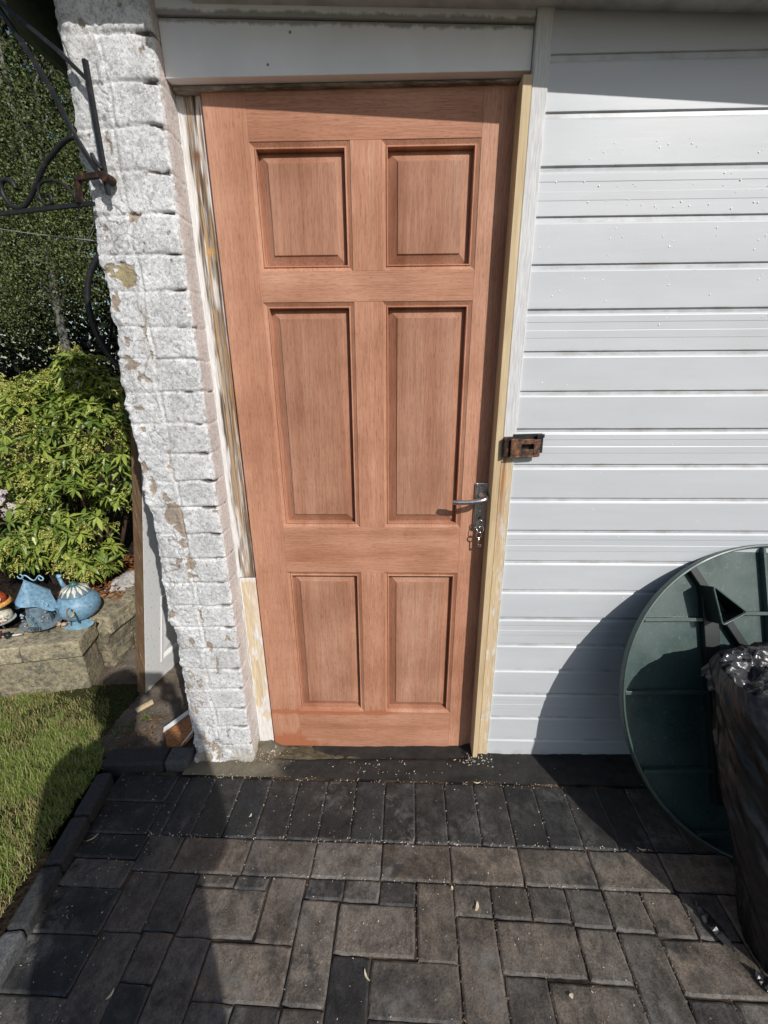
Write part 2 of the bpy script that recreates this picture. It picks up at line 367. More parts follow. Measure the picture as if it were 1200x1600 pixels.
def sheet(name, pts, mt, z=None, dz=0., sub=0, amp=0., seed=0, thick=None):
    bm = bmesh.new(); vs = [bm.verts.new((x, y, (gz(x) if z is None else z)+dz)) for x, y in pts]; f = bm.faces.new(vs)
    if sub: bmesh.ops.triangulate(bm, faces=bm.faces[:]); bmesh.ops.subdivide_edges(bm, edges=bm.edges[:], cuts=sub, use_grid_fill=True)
    for v_ in bm.verts:
        if amp: v_.co.z += amp*(float(fbm(v_.co.x*9, v_.co.y*9, seed))-.5)
    me = bpy.data.meshes.new(name); bm.normal_update(); bm.to_mesh(me); bm.free(); me.materials.append(mt)
    o = bpy.data.objects.new(name, me); C.objects.link(o); tag(o, kind='structure'); return o

# ground reaching the horizon (soil)
def ground():
    n = 60; ax = np.sign(np.linspace(-1, 1, n))*np.abs(np.linspace(-1, 1, n))**4*150
    X, Y = np.meshgrid(ax, ax); Z = GZ+TX*np.clip(X-GX, -2.5, 2.5)-.045
    o = grid_mesh('ground', np.stack([X, Y, Z], -1)[:, ::-1][:, ::-1], MAT['humus']); tag(o, kind='structure')
ground()
# soil path between lawn and garage
def patch(name, x0, x1, y0, y1, res, mt, hf, kind='structure'):
    xs = np.linspace(x0, x1, int((x1-x0)/res)+2); ys = np.linspace(y0, y1, int((y1-y0)/res)+2)
    X, Y = np.meshgrid(xs, ys); Z = GZ+TX*(X-GX)+hf(X, Y)
    o = grid_mesh(name, np.stack([X, Y, Z], -1), mt); tag(o, kind=kind); return o
patch('soil_path', -1.3, -.265, -.06, 2.2, .012, MAT['soil'], lambda X, Y: .012+(fbm(X*14, Y*14, 3)-.5)*.016+(fbm(X*60, Y*60, 5)-.5)*.008)
# lawn
def lawn_mask(X, Y):
    # boundary of lawn: kerb line on the right, wall at the back, worn corner toward the soil path
    e = -.62+(Y+.15)*.0+(fbm(X*8, Y*8, 11)-.5)*.06
    e = np.where(Y > -.12, -.60-(Y+.12)*.55+(fbm(X*8, Y*8, 12)-.5)*.10, e)
    kerbx = -.60+.06*np.clip(-Y-.1, 0, 3)
    return (X < np.where(Y > -.12, e, kerbx))
patch('lawn', -3.2, -.60, -3, .31, .03, MAT['lawnbed'], lambda X, Y: .017+(fbm(X*9, Y*9, 8)-.5)*.012+np.where(X > -.66, -.02*(Y > -.05), 0))
def grass():
    N = 190000
    x = rng.uniform(-1.75, -.56, N); y = rng.uniform(-.95, .31, N)
    ok = lawn_mask(x, y) & (y < .285+.03*vn(x*20, x*0, 4)); 
    bare = fbm(x*7+3, y*7, 21)  # thin patches
    edge = sst(.20, .30, y)
    ok &= rng.uniform(0, 1, N) < np.clip(.15+1.9*(bare-.25)-.75*edge, .02, 1)
    # narrow mown-over bare streaks
    ok &= ~((np.abs(y+.12-(x+.9)*-.05-(vn(x*12, y*0, 9)-.5)*.03) < .012) & (rng.uniform(0, 1, N) < .8))
    x = x[ok]; y = y[ok]; n = len(x)
    L = rng.uniform(.012, .034, n)*(.7+.6*vn(x*6, y*6, 31)); az = rng.uniform(0, 2*PI, n)+(vn(x*5, y*5, 33)-.5)*5; lean = rng.uniform(.35, 1.25, n)
    wd = rng.uniform(.0006, .0014, n)
    z = GZ+TX*(x-GX)+.016
    b = np.stack([x, y, z], -1); d = np.stack([np.cos(az), np.sin(az), 0*az], -1); s = np.stack([-np.sin(az), np.cos(az), 0*az], -1)
    U = np.array([0, 0, 1.])
    m1 = b+L[:, None]*.55*(d*np.sin(lean*.6)[:, None]+U*np.cos(lean*.6)[:, None])
    t_ = m1+L[:, None]*.5*(d*np.sin(lean*1.15)[:, None]+U*np.cos(lean*1.15)[:, None])
    V = np.stack([b-s*wd[:, None], b+s*wd[:, None], m1+s*wd[:, None]*.8, m1-s*wd[:, None]*.8, t_], 1).reshape(-1, 3)
    k = np.arange(n)[:, None]*5
    F = np.concatenate([k+np.array([[0, 1, 2]]), k+np.array([[0, 2, 3]]), k+np.array([[3, 2, 4]])])
    tt = rng.uniform(0, 1, n); dry = (rng.uniform(0, 1, n) < .10+.75*edge[ok]+.42*(bare[ok] < .44))
    col = mixc(np.array([.10, .16, .028]), np.array([.33, .37, .10]), tt); col[dry] = mixc(np.array([.22, .17, .07]), np.array([.34, .28, .14]), tt[dry])
    o = tris_mesh('grass', V, F, MAT['grass'], cols=np.repeat(col, 5, 0)); tag(o, 'short green lawn grass with dry yellow tufts beside the stone wall', 'grass', kind='stuff')
grass()

# ------------------------------------------------------------------ paving
def paving():
    B = []; D = 'd'; L = 'l'; ML = 'm'
    def b(i0, i1, j0, j1, t): B.append((i0, i1, j0, j1, t))
    for i in range(-4, 22):
        b(i if i > -4 else -3.95, i+1, 0, 2, D)
    b(-4.4, -3.95, 0, 1.0, D); b(-4.4, -3.95, 1.0, 2, D)
    b(-6.55, -4.4, -.05, .95, D); b(-6.4, -4.4, .95, 2.0, D); b(-6.3, -4.3, 2.0, 2.7, D)
    for i in range(-3, 21, 2): b(i-.15 if i == -3 else i, i+2, 2, 3, L)
    b(-4.3, -3.15, 2, 3, ML); 
    b(-6.2, -4.3, 2.7, 3.45, ML); b(-6.2, -4.2, 3.45, 4.48, D); b(-6.2, -4.15, 4.48, 5.6, D); b(-6.2, -4.1, 5.6, 6.7, ML); b(-6.2, -4.1, 6.7, 7.8, ML)
    b(-4.2, -3.12, 3, 4.38, ML); b(-3.12, -2.2, 3, 4.34, ML)
    b(-2.2, -1.1, 3, 3.3, ML); b(-1.1, -.15, 3, 3.36, ML); b(-2.2, -.15, 3.32, 4.42, L)
    b(-.12, .9, 3, 4.48, L); b(.95, 2, 3, 3.51, D); b(2, 3, 3, 3.53, ML); b(3, 3.98, 3, 3.58, D)
    b(.9, 1.9, 3.51, 5.56, L); b(1.92, 3.95, 3.55, 4.62, L); b(4, 5, 3, 4.7, L)
    b(5, 6, 3, 3.74, L); b(6, 7, 3, 3.76, ML); b(5, 6, 3.74, 5.8, L); b(7, 8, 3, 3.78, ML); b(6, 8, 3.78, 4.83, L)
    b(8, 9, 3, 3.86, ML); b(9, 10, 3, 3.92, L); b(10, 11, 3, 3.98, L); b(8, 9, 3.86, 4.9, L); b(9, 10, 3.92, 5.95, ML); b(10, 12, 4.0, 5.04, L)
    b(11, 12, 3, 4.0, ML); b(12, 13, 3, 5.05, L); b(13, 15, 3, 4.05, ML); b(13, 14, 4.05, 6.1, L); b(14, 16, 4.05, 5.1, L)
    for i in range(15, 21, 2): b(i, i+2, 3, 4.05, L); b(i+1, i+3, 4.05, 5.1, ML)
    b(-4.15, -3.08, 4.38, 6.5, ML); b(-3.08, -2.25, 4.34, 5.32, ML); b(-3.08, -2.25, 5.32, 7.3, D); b(-2.25, -1.22, 4.42, 6.4, ML)
    b(-1.22, .88, 4.48, 5.56, L); b(-1.22, -.2, 5.56, 7.6, ML); b(-.2, .9, 5.56, 6.6, D); b(-2.25, -1.22, 6.4, 8, ML)
    b(1.9, 2.86, 4.63, 6.65, D); b(2.86, 4.98, 4.66, 5.68, ML); b(.9, 1.9, 5.56, 7.6, ML); b(2.86, 4.98, 5.68, 6.7, L)
    b(6, 7, 4.83, 6.85, ML); b(7, 9, 4.9, 5.92, L); b(5, 6, 5.8, 7.8, L); b(7, 9, 5.92, 6.95, L); b(9, 10, 5.95, 8, L)
    b(10, 11, 5.06, 6.05, ML); b(11, 13, 5.06, 6.1, L); b(10, 12, 6.08, 7.1, ML); b(12, 14, 6.1, 7.1, L); b(14, 16, 5.1, 6.1, ML); b(16, 18, 5.1, 6.1, L); b(14, 16, 6.1, 7.1, L)
    for i in range(-6, 20):
        cov = [q[3] for q in B if q[0] < i+.5 < q[1]]; top = max(cov) if cov else 3
        if 8-top > 1.3: b(i, i+1, top, (top+8)/2, L); b(i, i+1, (top+8)/2, 8, ML)
        elif 8-top > .12: b(i, i+1, top, 8, L if i % 2 else ML)
    for j in range(7, 22):
        for i in range(-6, 20, 2):
            if i > 18: continue
            o_ = (j % 2); b(i+o_, i+o_+2, j+1.0, j+2.0, L if (i+j) % 3 else ML)
    mb = MB(); rnd = random.Random(3)
    tone = {'d': (.030, .030, .0295), 'm': (.088, .079, .070), 'l': (.125, .108, .091)}
    for (i0, i1, j0, j1, t_) in B:
        far = j0 >= 8
        g = .010; i0 += g; i1 -= g; j0 += g; j1 -= g
        dh = rnd.uniform(-.0011, .0011); tx_ = rnd.uniform(-.0012, .0012); ty_ = rnd.uniform(-.0012, .0012)
        st = .8 if far else .16
        out = []
        def seg(a, c):
            n = max(1, int(max(abs(c[0]-a[0]), abs(c[1]-a[1]))/st))
            for k in range(n): out.append((a[0]+(c[0]-a[0])*k/n, a[1]+(c[1]-a[1])*k/n))
        r_ = .03
        seg((i0+r_, j0), (i1-r_, j0)); seg((i1, j0+r_), (i1, j1-r_)); seg((i1-r_, j1), (i0+r_, j1)); seg((i0, j1-r_), (i0, j0+r_))
        for q in ((i1-r_, j0), (i1, j1-r_), (i0+r_, j1), (i0, j0+r_)): pass
        ci, cj = (i0+i1)/2, (j0+j1)/2; hw, hh = (i1-i0)/2, (j1-j0)/2
        def ring(ins, h, jit):
            res = []
            for (a, c) in out:
                aa = ci+(a-ci)*(1-ins/hw)+rnd.uniform(-jit, jit); cc = cj+(c-cj)*(1-ins/hh)+rnd.uniform(-jit, jit)
                res.append(G(aa, cc, h+dh+tx_*(a-ci)/hw+ty_*(c-cj)/hh))
            return res
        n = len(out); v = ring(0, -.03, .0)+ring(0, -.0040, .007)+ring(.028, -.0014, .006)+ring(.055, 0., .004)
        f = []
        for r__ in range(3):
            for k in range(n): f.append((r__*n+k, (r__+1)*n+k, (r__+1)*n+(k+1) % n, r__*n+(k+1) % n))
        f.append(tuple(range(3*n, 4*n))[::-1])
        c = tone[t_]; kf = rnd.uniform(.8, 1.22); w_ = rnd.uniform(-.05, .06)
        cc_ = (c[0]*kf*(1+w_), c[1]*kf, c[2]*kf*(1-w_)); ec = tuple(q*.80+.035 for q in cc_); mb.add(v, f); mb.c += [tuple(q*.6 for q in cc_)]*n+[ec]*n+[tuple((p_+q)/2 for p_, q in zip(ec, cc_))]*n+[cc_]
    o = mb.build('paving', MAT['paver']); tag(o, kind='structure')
    # bedding sand under the joints, and block edges
    pts = [G(-6.6, -.2), G(22, -.2), G(22, 24), G(-6.6, 24)]
    s = MB().add([(p_[0], p_[1], p_[2]-.0065) for p_ in pts], [(0, 1, 2, 3)][::-1]).build('jointing_sand', MAT['sand']); tag(s, kind='structure')
paving()
# cement strip between paving and wall, gently dished, and threshold stone
def strip():
    xs = np.linspace(-.30, 2.4, 480); ts = np.linspace(0, 1, 22)
    X, T = np.meshgrid(xs, ts)
    yf = -GY+np.sin(PHI)*(X-GX)+.006; yb = np.full_like(X, .02)
    Y = yf*(1-T)+yb*T
    Z = GZ+TX*(X-GX)-.001+(fbm(X*25, Y*25, 4)-.5)*.007+(fbm(X*90, Y*90, 6)-.5)*.004
    lump = np.exp(-((X+.03)/.06)**2)*sst(-.14, -.03, Y)*.012+np.exp(-((X-.78)/.05)**2)*sst(-.13, -.05, Y)*.006
    dip = sst(.0, .03, X)*(1-sst(.70, .73, X))*sst(-.07, -.055, Y)*.011
    Z += lump*fbm(X*40, Y*40, 7)*2-dip
    o = grid_mesh('cement_strip', np.stack([X, Y, Z], -1), MAT['cement']); tag(o, kind='structure')
    xs = np.linspace(-.02, .748, 200); ts = np.linspace(0, 1, 14); X, T = np.meshgrid(xs, ts)
    front = -.058+.010*(fbm(X*9, X*0, 2)-.5)-.006*np.sin(X*7)
    Y = front*(1-T)+.06*T; Z = -.0035+.010*(1-T)**2+(fbm(X*30, Y*30, 9)-.5)*.003
    Z[0] -= .014
    o = grid_mesh('threshold', np.stack([X, Y, Z], -1), MAT['threshold']); tag(o, kind='structure')
strip()
# kerb of dark edging stones
def kerb():
    mb = MB(); rnd = random.Random(5)
    def stone(a, bq, wdt, h, c):
        a = Vector(a); bq = Vector(bq); d = (bq-a); L = d.length; d.normalize(); s_ = Vector((-d.y, d.x, 0)); M = Matrix(((d.x, s_.x, 0, a.x), (d.y, s_.y, 0, a.y), (d.z, 0, 1, a.z), (0, 0, 0, 1)))
        mb.box((.002, -wdt/2, -.06), (L-.002, wdt/2, h), .009, M, c)
    # right edge of lawn: runs from the corner toward the viewer, drifting right
    P = [(-.556, -.150), (-.536, -.30), (-.518, -.44), (-.500, -.585), (-.48, -.76), (-.455, -.95), (-.43, -1.15), (-.40, -1.40), (-.38, -1.7)]
    for k in range(len(P)-1):
        c = rnd.uniform(.028, .045); 
        if k == 3: c = .11
        stone((*P[k], gz(P[k][0])), (*P[k+1], gz(P[k+1][0])), .050, .042-.003*k*.3, (c, c*1.02, c*1.05))
    Q = [(-.60, -.085), (-.375, -.075), (-.285, -.072)]
    stone((*Q[0], gz(-.6)), (*Q[1], gz(-.4)), .07, .036, (.035, .036, .038)); stone((*Q[1], gz(-.4)), (*Q[2], gz(-.3)), .07, .036, (.085, .085, .085))
    o = mb.build('kerb', MAT['kerb'], smooth=False); tag(o, kind='structure')
kerb()

# ------------------------------------------------------------------ garage
garage = thing('garage', 'white painted garage with flaking brick pier and white horizontal cladding', 'garage', (0, 0, 0))
SY = -.045  # cladding face
# pier -------------------------------------------------------------
def pier():
    path = [(-.272, .34), (-.272, -.07), (-.062, -.07), (-.066, .05)]
    segs = []; tot = 0
    for a, b in zip(path, path[1:]): l_ = math.hypot(b[0]-a[0], b[1]-a[1]); segs.append((tot, tot+l_, a, b)); tot += l_
    s0 = segs[1][0]; s1 = segs[1][1]
    ss = np.concatenate([np.linspace(0, s0-.03, 60), np.linspace(s0-.03, tot, 190)[1:]])
    zs = np.linspace(-.04, 2.29, 1350)
    base = np.zeros((len(ss), 2)); nor = np.zeros((len(ss), 2))
    rad = .007
    for k, s_ in enumerate(ss):
        for (a0, a1, a, b) in segs:
            if s_ <= a1+1e-9:
                t_ = (s_-a0)/(a1-a0); base[k] = (a[0]+(b[0]-a[0])*t_, a[1]+(b[1]-a[1])*t_); d = np.array([b[0]-a[0], b[1]-a[1]])/(a1-a0); nor[k] = (d[1], -d[0]); break
    # rounded corners
    nn = nor.copy()
    for k in range(len(ss)):
        wt = np.exp(-((ss-ss[k])/rad)**2); nn[k] = (nor*wt[:, None]).sum(0); nn[k] /= np.linalg.norm(nn[k])
        for sc in (s0, s1):
            dd = abs(ss[k]-sc)
            if dd < rad: base[k] -= nn[k]*(rad-dd)*.42
    Sg, Z = np.meshgrid(ss, zs, indexing='ij')
    u = Sg-s0  # 0..0.21 on front face
    crs = .0818; z_off = 1.961
    wob = (fbm(Sg*9, Z*9, 1)-.5)*.016
    zz = (Z-z_off+wob)/crs; row = np.floor(zz); fz = zz-row; dz = np.minimum(fz, 1-fz)*crs
    left = 1-sst(.085, .105, u)
    xm = .098+(fbm(Z*3, Z*0, 5)-.5)*.018+(vn(row*1.3, row*0, 8)-.5)*.012
    dv = np.abs(u-xm-(fbm(Sg*20, Z*20, 14)-.5)*.01)
    # second vertical joint occasionally
    jn = fbm(Sg*28, Z*28, 2)
    jw = .0022+.0030*jn
    hor = np.exp(-(dz/jw)**2)*(.25+.95*sst(.3, .7, fbm(Sg*11+5, Z*11, 3)))
    hor = hor*(1-.55*left)*np.where(left > .5, sst(.4, .55, fbm(Sg*5, Z*5, 130)), 1.)
    # open gaps toward the right hand corner
    ck = np.abs(fbm(Sg*5.5+2, Z*5.5, 210, 5)-.5); ck2 = np.abs(fbm(Sg*7+9, Z*6, 211, 5)-.5)
    crack = np.maximum(np.exp(-(ck/.0055)**2)*sst(.50, .60, vn(Sg*6, Z*6, 212)), np.exp(-(ck2/.0045)**2)*sst(.55, .65, vn(Sg*7, Z*5, 213)))*(.35+.65*left)
    cg = np.exp(-((u-.195)/.028)**2)*sst(.36, .5, vn(Sg*14, row*3.1, 44))
    ver = np.exp(-(dv/(.0035+.003*jn))**2)*(.15+.85*sst(.40, .65, fbm(Sg*8, Z*8, 30)))
    bulge = .0016*sst(0, .009, dz)*sst(0, .008, dv)+.0016*np.exp(-((dv-.008)/.005)**2)*sst(.5, .62, fbm(Sg*30, Z*14, 131))
    cell = np.where(u < xm, 0, np.where(u < .212, 1, 2))
    bh = (vn(row*7.1+cell*3.3, row*1.7+cell*5.9, 77)-.5)*.0022
    disp = bulge+bh*(1-hor)+(fbm(Sg*18, Z*18, 9)-.5)*(.005+.008*left)+(fbm(Sg*90, Z*90, 10)-.5)*.0014+(fbm(Sg*240, Z*240, 12, 2)-.5)*.0008
    disp -= hor*.0030+ver*.0032+crack*.0022+cg*np.exp(-(dz/.005)**2)*.008
    flat = 1-.65*sst(.214, .222, u); disp *= flat
    # ragged left corner
    lc = np.exp(-(u/.018)**2); disp += lc*((fbm(Sg*12, Z*13, 50)-.5)*.040-.002+(fbm(Sg*50, Z*50, 52)-.5)*.008)
    rc = np.exp(-((u-.21)/.012)**2); disp += rc*((fbm(Sg*30, Z*30, 51)-.5)*.012-.002)*1
    foot = sst(.10, .0, Z); disp += foot*((fbm(Sg*16, Z*16, 61)-.5)*.03)
    # peeled paint patches  (u, z, ru, rz)
    P = [(.060, 1.590, .022, .026), (.022, 1.600, .022, .010), (.020, 1.525, .010, .024), (.086, 1.470, .0035, .030), (.088, 1.405, .004, .013), (.036, 1.372, .022, .011), (.055, 1.345, .016, .010), (.030, 1.385, .010, .010), (.074, 1.855, .004, .022),
         (.108, 1.712, .012, .010), (.016, 1.10, .012, .018), (.030, 1.045, .010, .022), (.060, 1.010, .013, .012), (.075, .965, .022, .030), (.088, .915, .014, .030), (.082, .868, .018, .012), (.098, .800, .012, .022), (.104, .760, .014, .010),
         (.055, .950, .010, .012), (.012, .62, .010, .018), (.108, .61, .004, .03), (.128, .42, .004, .035), (.018, .33, .016, .014), (.012, .24, .012, .012), (.050, .27, .010, .008), (.118, .50, .005, .02), (.132, .13, .004, .025), (.03, .02, .03, .02), (.16, .0, .05, .012)]
    pk = np.zeros_like(u)
    du = (fbm(Sg*60, Z*60, 70, 5)-.5)*.030; dzz = (fbm(Sg*60, Z*60, 71, 5)-.5)*.040
    for (a, b, ra, rb) in P: pk = np.maximum(pk, 1.25-np.hypot((u+du-a)/ra, (Z+dzz-b)/rb))
    gen = fbm(Sg*34, Z*34, 80); gen2 = fbm(Sg*6, Z*6, 81)
    pk = np.maximum(pk, (gen-(.79-.05*left-.125*sst(1.15, .2, Z)*left-.10*(gen2-.5)))*9)
    peel = sst(.10, .24, pk)
    curl = np.exp(-((pk-.06)/.07)**2)*(pk > -.3)
    disp += -peel*.0022+curl*.0012*(fbm(Sg*60, Z*60, 90))
    n2 = fbm(Sg*120, Z*120, 91); n3 = fbm(Sg*14, Z*14, 92)
    col = mixc(np.array([.72, .725, .73]), np.array([.84, .845, .84]), n3)
    lighten = curl*.8
    edge_w = np.maximum(np.exp(-((dz-.006)/.0028)**2)*sst(.5, .62, fbm(Sg*40, Z*40, 140)), np.exp(-((dv-.009)/.004)**2)*sst(.52, .62, fbm(Sg*40, Z*18, 141)))
    ridge = np.abs(fbm(Sg*26, Z*26, 142, 5)-.5)*2; web = sst(.05, .012, ridge)*sst(.5, .62, fbm(Sg*7, Z*7, 143)+.12*left); disp += web*.0005
    col = mixc(col, np.array([.82, .815, .80]), np.clip(lighten+edge_w+web*.45, 0, 1)*.85)
    # grime settled in the pits of the paint
    col = mixc(col, np.array([.34, .34, .35]), sst(.55, .66, n2)*.42*(1-.8*peel)); n5 = fbm(Sg*230, Z*230, 191, 2); col = mixc(col, np.array([.20, .20, .20]), sst(.68, .78, n5)*.5)
    bc = mixc(np.array([.30, .225, .165]), np.array([.46, .38, .30]), fbm(Sg*50, Z*50, 93))
    och = np.exp(-((u-.05)/.035)**2-((Z-1.585)/.035)**2); bc = mixc(bc, np.array([.40, .33, .17]), np.clip(och*1.3, 0, 1))
    col = mixc(col, bc, peel)
    side = sst(.213, .225, u); col = mixc(col, np.array([.74, .665, .625]), side*.85)
    gap = np.clip(hor*sst(.5, .75, fbm(Sg*19, Z*19, 95))*(.35+.8*(1-left))+cg*np.exp(-(dz/.005)**2)*1.4, 0, 1)
    col = mixc(col, np.array([.10, .075, .06]), sst(.45, .8, gap)*.9)
    col = mixc(col, np.array([.24, .22, .20]), crack*.75)
    grime = sst(.52, .68, fbm(Sg*9, Z*3, 220))*.28; col = mixc(col, np.array([.50, .48, .44]), grime)
    col = mixc(col, np.array([.40, .36, .28]), sst(.10, .0, Z)*sst(.4, .6, n3)*.8)
    X = base[:, 0][:, None]+nn[:, 0][:, None]*disp; Y = base[:, 1][:, None]+nn[:, 1][:, None]*disp
    P_ = np.stack([X, Y, Z], -1)
    o = grid_mesh('brick_pier', P_, MAT['pier'], garage, cols=col)
    o['label'] = 'white painted brick pier with flaking paint and cracked joints'
pier()
# garage body behind (side wall running back) ----------------------
mb = MB(); mb.box((-.262, .33, -.1), (-.14, 4.6, 2.245)); mb.box((-.14, 4.45, -.1), (2.6, 4.6, 2.245)); mb.build('side_wall', MAT['white'], garage)
mb = MB(); mb.box((-.062, .052, -.05), (-.02, .09, 2.15)); mb.box((-.02, .06, -.05), (.80, .1, 2.15)); mb.build('inner_panel', MAT['black_gap'], garage)
# cladding profile --------------------------------------------------
def cladding():
    z_lo, z_hi = gz(.8)-.03, 2.10
    prof = []  # (y offset from face, z) from top down
    z = z_hi; prof.append((0, z_hi))
    k = 20
    rnd = random.Random(2)
    while True:
        zj = k*.1+(-.001 if k % 1 == 0 else 0)
        if zj < z_lo+.02: break
        deep = {18: 1, 15: 1, 12: 1, 9: 1, 6: 1, 3: 1}.get(k, 0)
        dp = .0065 if deep else .004
        prof += [(.0, zj+.0065), (.0012, zj+.0055)]
        if deep: prof += [(.0062, zj+.0052), (.0062, zj+.0022), (.0030, zj+.0018), (.0034, zj-.0045)]
        else: prof += [(.0042, zj+.0050), (.0036, zj-.0045)]
        prof += [(.0022, zj-.0068), (.0008, zj-.0085), (0, zj-.0105)]
        if deep: prof += [(0, zj-.0245), (.0007, zj-.026), (.0007, zj-.044), (0, zj-.0455), (0, zj-.062), (.0005, zj-.0635)]
        k -= 1
    prof.append((0, z_lo))
    xs = np.linspace(.785, 2.9, 90)
    P = np.zeros((len(prof), len(xs), 3))
    for a, (y, z_) in enumerate(prof):
        P[a, :, 0] = xs; P[a, :, 1] = SY+y+(fbm(xs*1.6, np.full_like(xs, z_*.9), 6)-.5)*.003; P[a, :, 2] = z_+(fbm(xs*1.2, np.full_like(xs, round(z_*10)*.7), 16)-.5)*.0016
    P[-1, :, 2] = z_lo+.0+(fbm(xs*40, xs*0, 5)-.5)*.006+.03
    o = grid_mesh('cladding', P, MAT['clad'], garage, smooth=False)
    o['label'] = 'white horizontal grooved cladding boards'
    MB().box((.785, SY+.012, z_lo), (2.9, SY+.05, 2.10)).build('cladding_backing', MAT['black_gap'], garage)
cladding()
# upright trim: painted above the hasp, stripped bare and rust stained below
def board_grid(name, x0, x1, yf, z0, z1, colf, mt, shear=(0, 0), depth=.04, res=(.0012, .006), bulge=0.):
    nx = max(3, int((x1-x0)/res[0])); nz = int((z1-z0)/res[1])
    xs = np.concatenate([[0], np.linspace(0, 1, nx), [1]]); zs = np.linspace(z0, z1, nz)
    Xn, Z = np.meshgrid(xs, zs, indexing='ij'); X = x0+Xn*(x1-x0)
    tz = (Z-z0)/(z1-z0); off = shear[0]*(1-tz)+shear[1]*tz
    col, dsp = colf(X, Z)
    Y = np.full_like(X, yf)-dsp; Y[0] = yf+depth; Y[-1] = yf+depth
    Y[1] += .0015; Y[-2] += .0015
    P = np.stack([X+off, Y, Z], -1)
    return grid_mesh(name, P, mt, garage, cols=col)
def trim_col(X, Z):
    f = fbm(X*160, Z*5, 3); paint = mixc(np.array([.66, .665, .67]), np.array([.76, .76, .755]), fbm(X*40, Z*9, 4))
    bare = mixc(np.array([.60, .43, .24]), np.array([.74, .62, .44]), f)
    lim = 1.125+(fbm(X*90, Z*0, 5)-.5)*.02
    t_ = sst(.004, -.004, Z-lim)*(X < .785)
    flecks = sst(.62, .7, fbm(X*120, Z*40, 6))*t_
    c = mixc(paint, bare, t_); c = mixc(c, np.array([.72, .70, .66]), flecks*.8)
    rust = np.exp(-((X-.762-(fbm(X*50, Z*10, 9)-.5)*.008)/.007)**2)*sst(.78, 1.12, Z)*(Z < 1.13)
    rust = np.clip(rust*1.1*(.5+fbm(X*200, Z*12, 8)), 0, 1); c = mixc(c, np.array([.36, .13, .035]), rust*.85)
    return c, t_*-.001+(fbm(X*100, Z*30, 12)-.5)*.001
board_grid('upright_trim', .752, .787, -.0505, gz(.77), 2.10, trim_col, MAT['oldwood'], shear=(.006, 0))
# new timber stop planted beside the door (slight lean)
def timber_col(X, Z):
    return mixc(np.array([.50, .36, .17]), np.array([.64, .49, .26]), fbm(X*150, Z*3.5, 21)), (fbm(X*70, Z*14, 3)-.5)*.0012
mb = MB(); x0b, x1b, x0t, x1t = .738, .7545, .7315, .7515
v = []
for (z, xa, xb, y) in ((gz(.74)+.002, x0b, x1b, -.062), (1.0, (x0b+x0t)/2-.001, (x1b+x1t)/2, -.0545), (1.968, x0t, x1t, -.0525)):
    v += [(xa, y, z), (xb, y, z), (xb, .0, z), (xa, .0, z)]
f = [(0, 3, 2, 1), (8, 9, 10, 11)]
for q in (0, 4):
    for k in range(4): f.append((q+k, q+(k+1) % 4, q+4+(k+1) % 4, q+4+k))
o = mb.add(v, f).build('timber_stop', MAT['pine'], garage, bevel=.0012); o['label'] = 'new pale softwood strip beside the door'
# old left jamb -----------------------------------------------------
def jamb_col(X, Z):
    u = (X+.066)/.062; wv = (fbm(Z*5, Z*0, 3)-.5)*.5
    grain = fbm(X*320, Z*5, 7); gr2 = fbm(X*90, Z*2.2, 8)
    grey = mixc(np.array([.10, .065, .04]), np.array([.40, .34, .27]), sst(.3, .7, grain))
    paint = mixc(np.array([.66, .64, .62]), np.array([.82, .81, .79]), fbm(X*60, Z*20, 9))
    pm = sst(.40, .62, fbm(X*130+9, Z*9, 10)+.5*sst(.45, .0, u)+.42*sst(.86, 1., u)*sst(.9, 1.3, Z)-.12)
    c = mixc(grey, paint, pm)
    br = sst(.42, .66, fbm(X*70, Z*3, 19))*sst(.35, .7, u)*sst(2.1, 1.2, Z); c = mixc(c, np.array([.30, .15, .055]), br*.85)
    o1 = np.exp(-((u-.50-wv*.35)/.045)**2)*sst(.30, .45, fbm(Z*9, Z*0, 11)+.12); o2 = np.exp(-((u-.80-wv*.25)/.03)**2)*sst(.46, .5, fbm(Z*5, Z*0, 12))
    c = mixc(c, np.array([.58, .34, .15]), np.clip(np.maximum(o1, o2*.8)*1.2, 0, 1)*.8*sst(.3, .55, fbm(X*200, Z*30, 151)))
    knot = np.exp(-(((u-.55)/.16)**2+((Z-1.86)/.012)**2)); c = mixc(c, np.array([.20, .10, .05]), np.clip(knot*1.2, 0, 1))
    k2 = np.exp(-(((u-.62)/.16)**2+((Z-1.655)/.008)**2)); c = mixc(c, np.array([.62, .36, .13]), np.clip(k2*1.3, 0, 1))
    edge = sst(.10, .02, u)*sst(.3, .5, fbm(Z*20, Z*0, 77)); c = mixc(c, np.array([.85, .84, .82]), edge)
    return c, (fbm(X*200, Z*6, 13)-.5)*.004+pm*.0008+sst(.20, .1, u)*.002
board_grid('old_jamb', -.066, -.0065, .014, .712, 1.992, jamb_col, MAT['oldwood'], depth=.04)
garage.children[-1]['label'] = 'old door jamb with stripped grey timber, white paint and orange filler'
def splice_col(X, Z):
    u = (X+.06)/.056
    c = mixc(np.array([.62, .49, .32]), np.array([.74, .62, .44]), fbm(X*170, Z*4, 31))
    c = mixc(c, np.array([.74, .62, .48]), sst(.55, .7, u))
    pm = sst(.50, .62, fbm(X*45, Z*14, 33)+.25*sst(.28, .12, Z)+.3*sst(.14, .0, u)-.10)
    c = mixc(c, np.array([.80, .79, .77]), pm*.92)
    c = mixc(c, np.array([.84, .83, .82]), sst(.695, .71, Z+(fbm(X*150, X*0, 3)-.5)*.02)*.8)
    return c, (fbm(X*90, Z*20, 35)-.5)*.002+pm*.0008
board_grid('jamb_splice', -.060, -.0062, .006, gz(0)-.006, .714, splice_col, MAT['oldwood'], depth=.04)
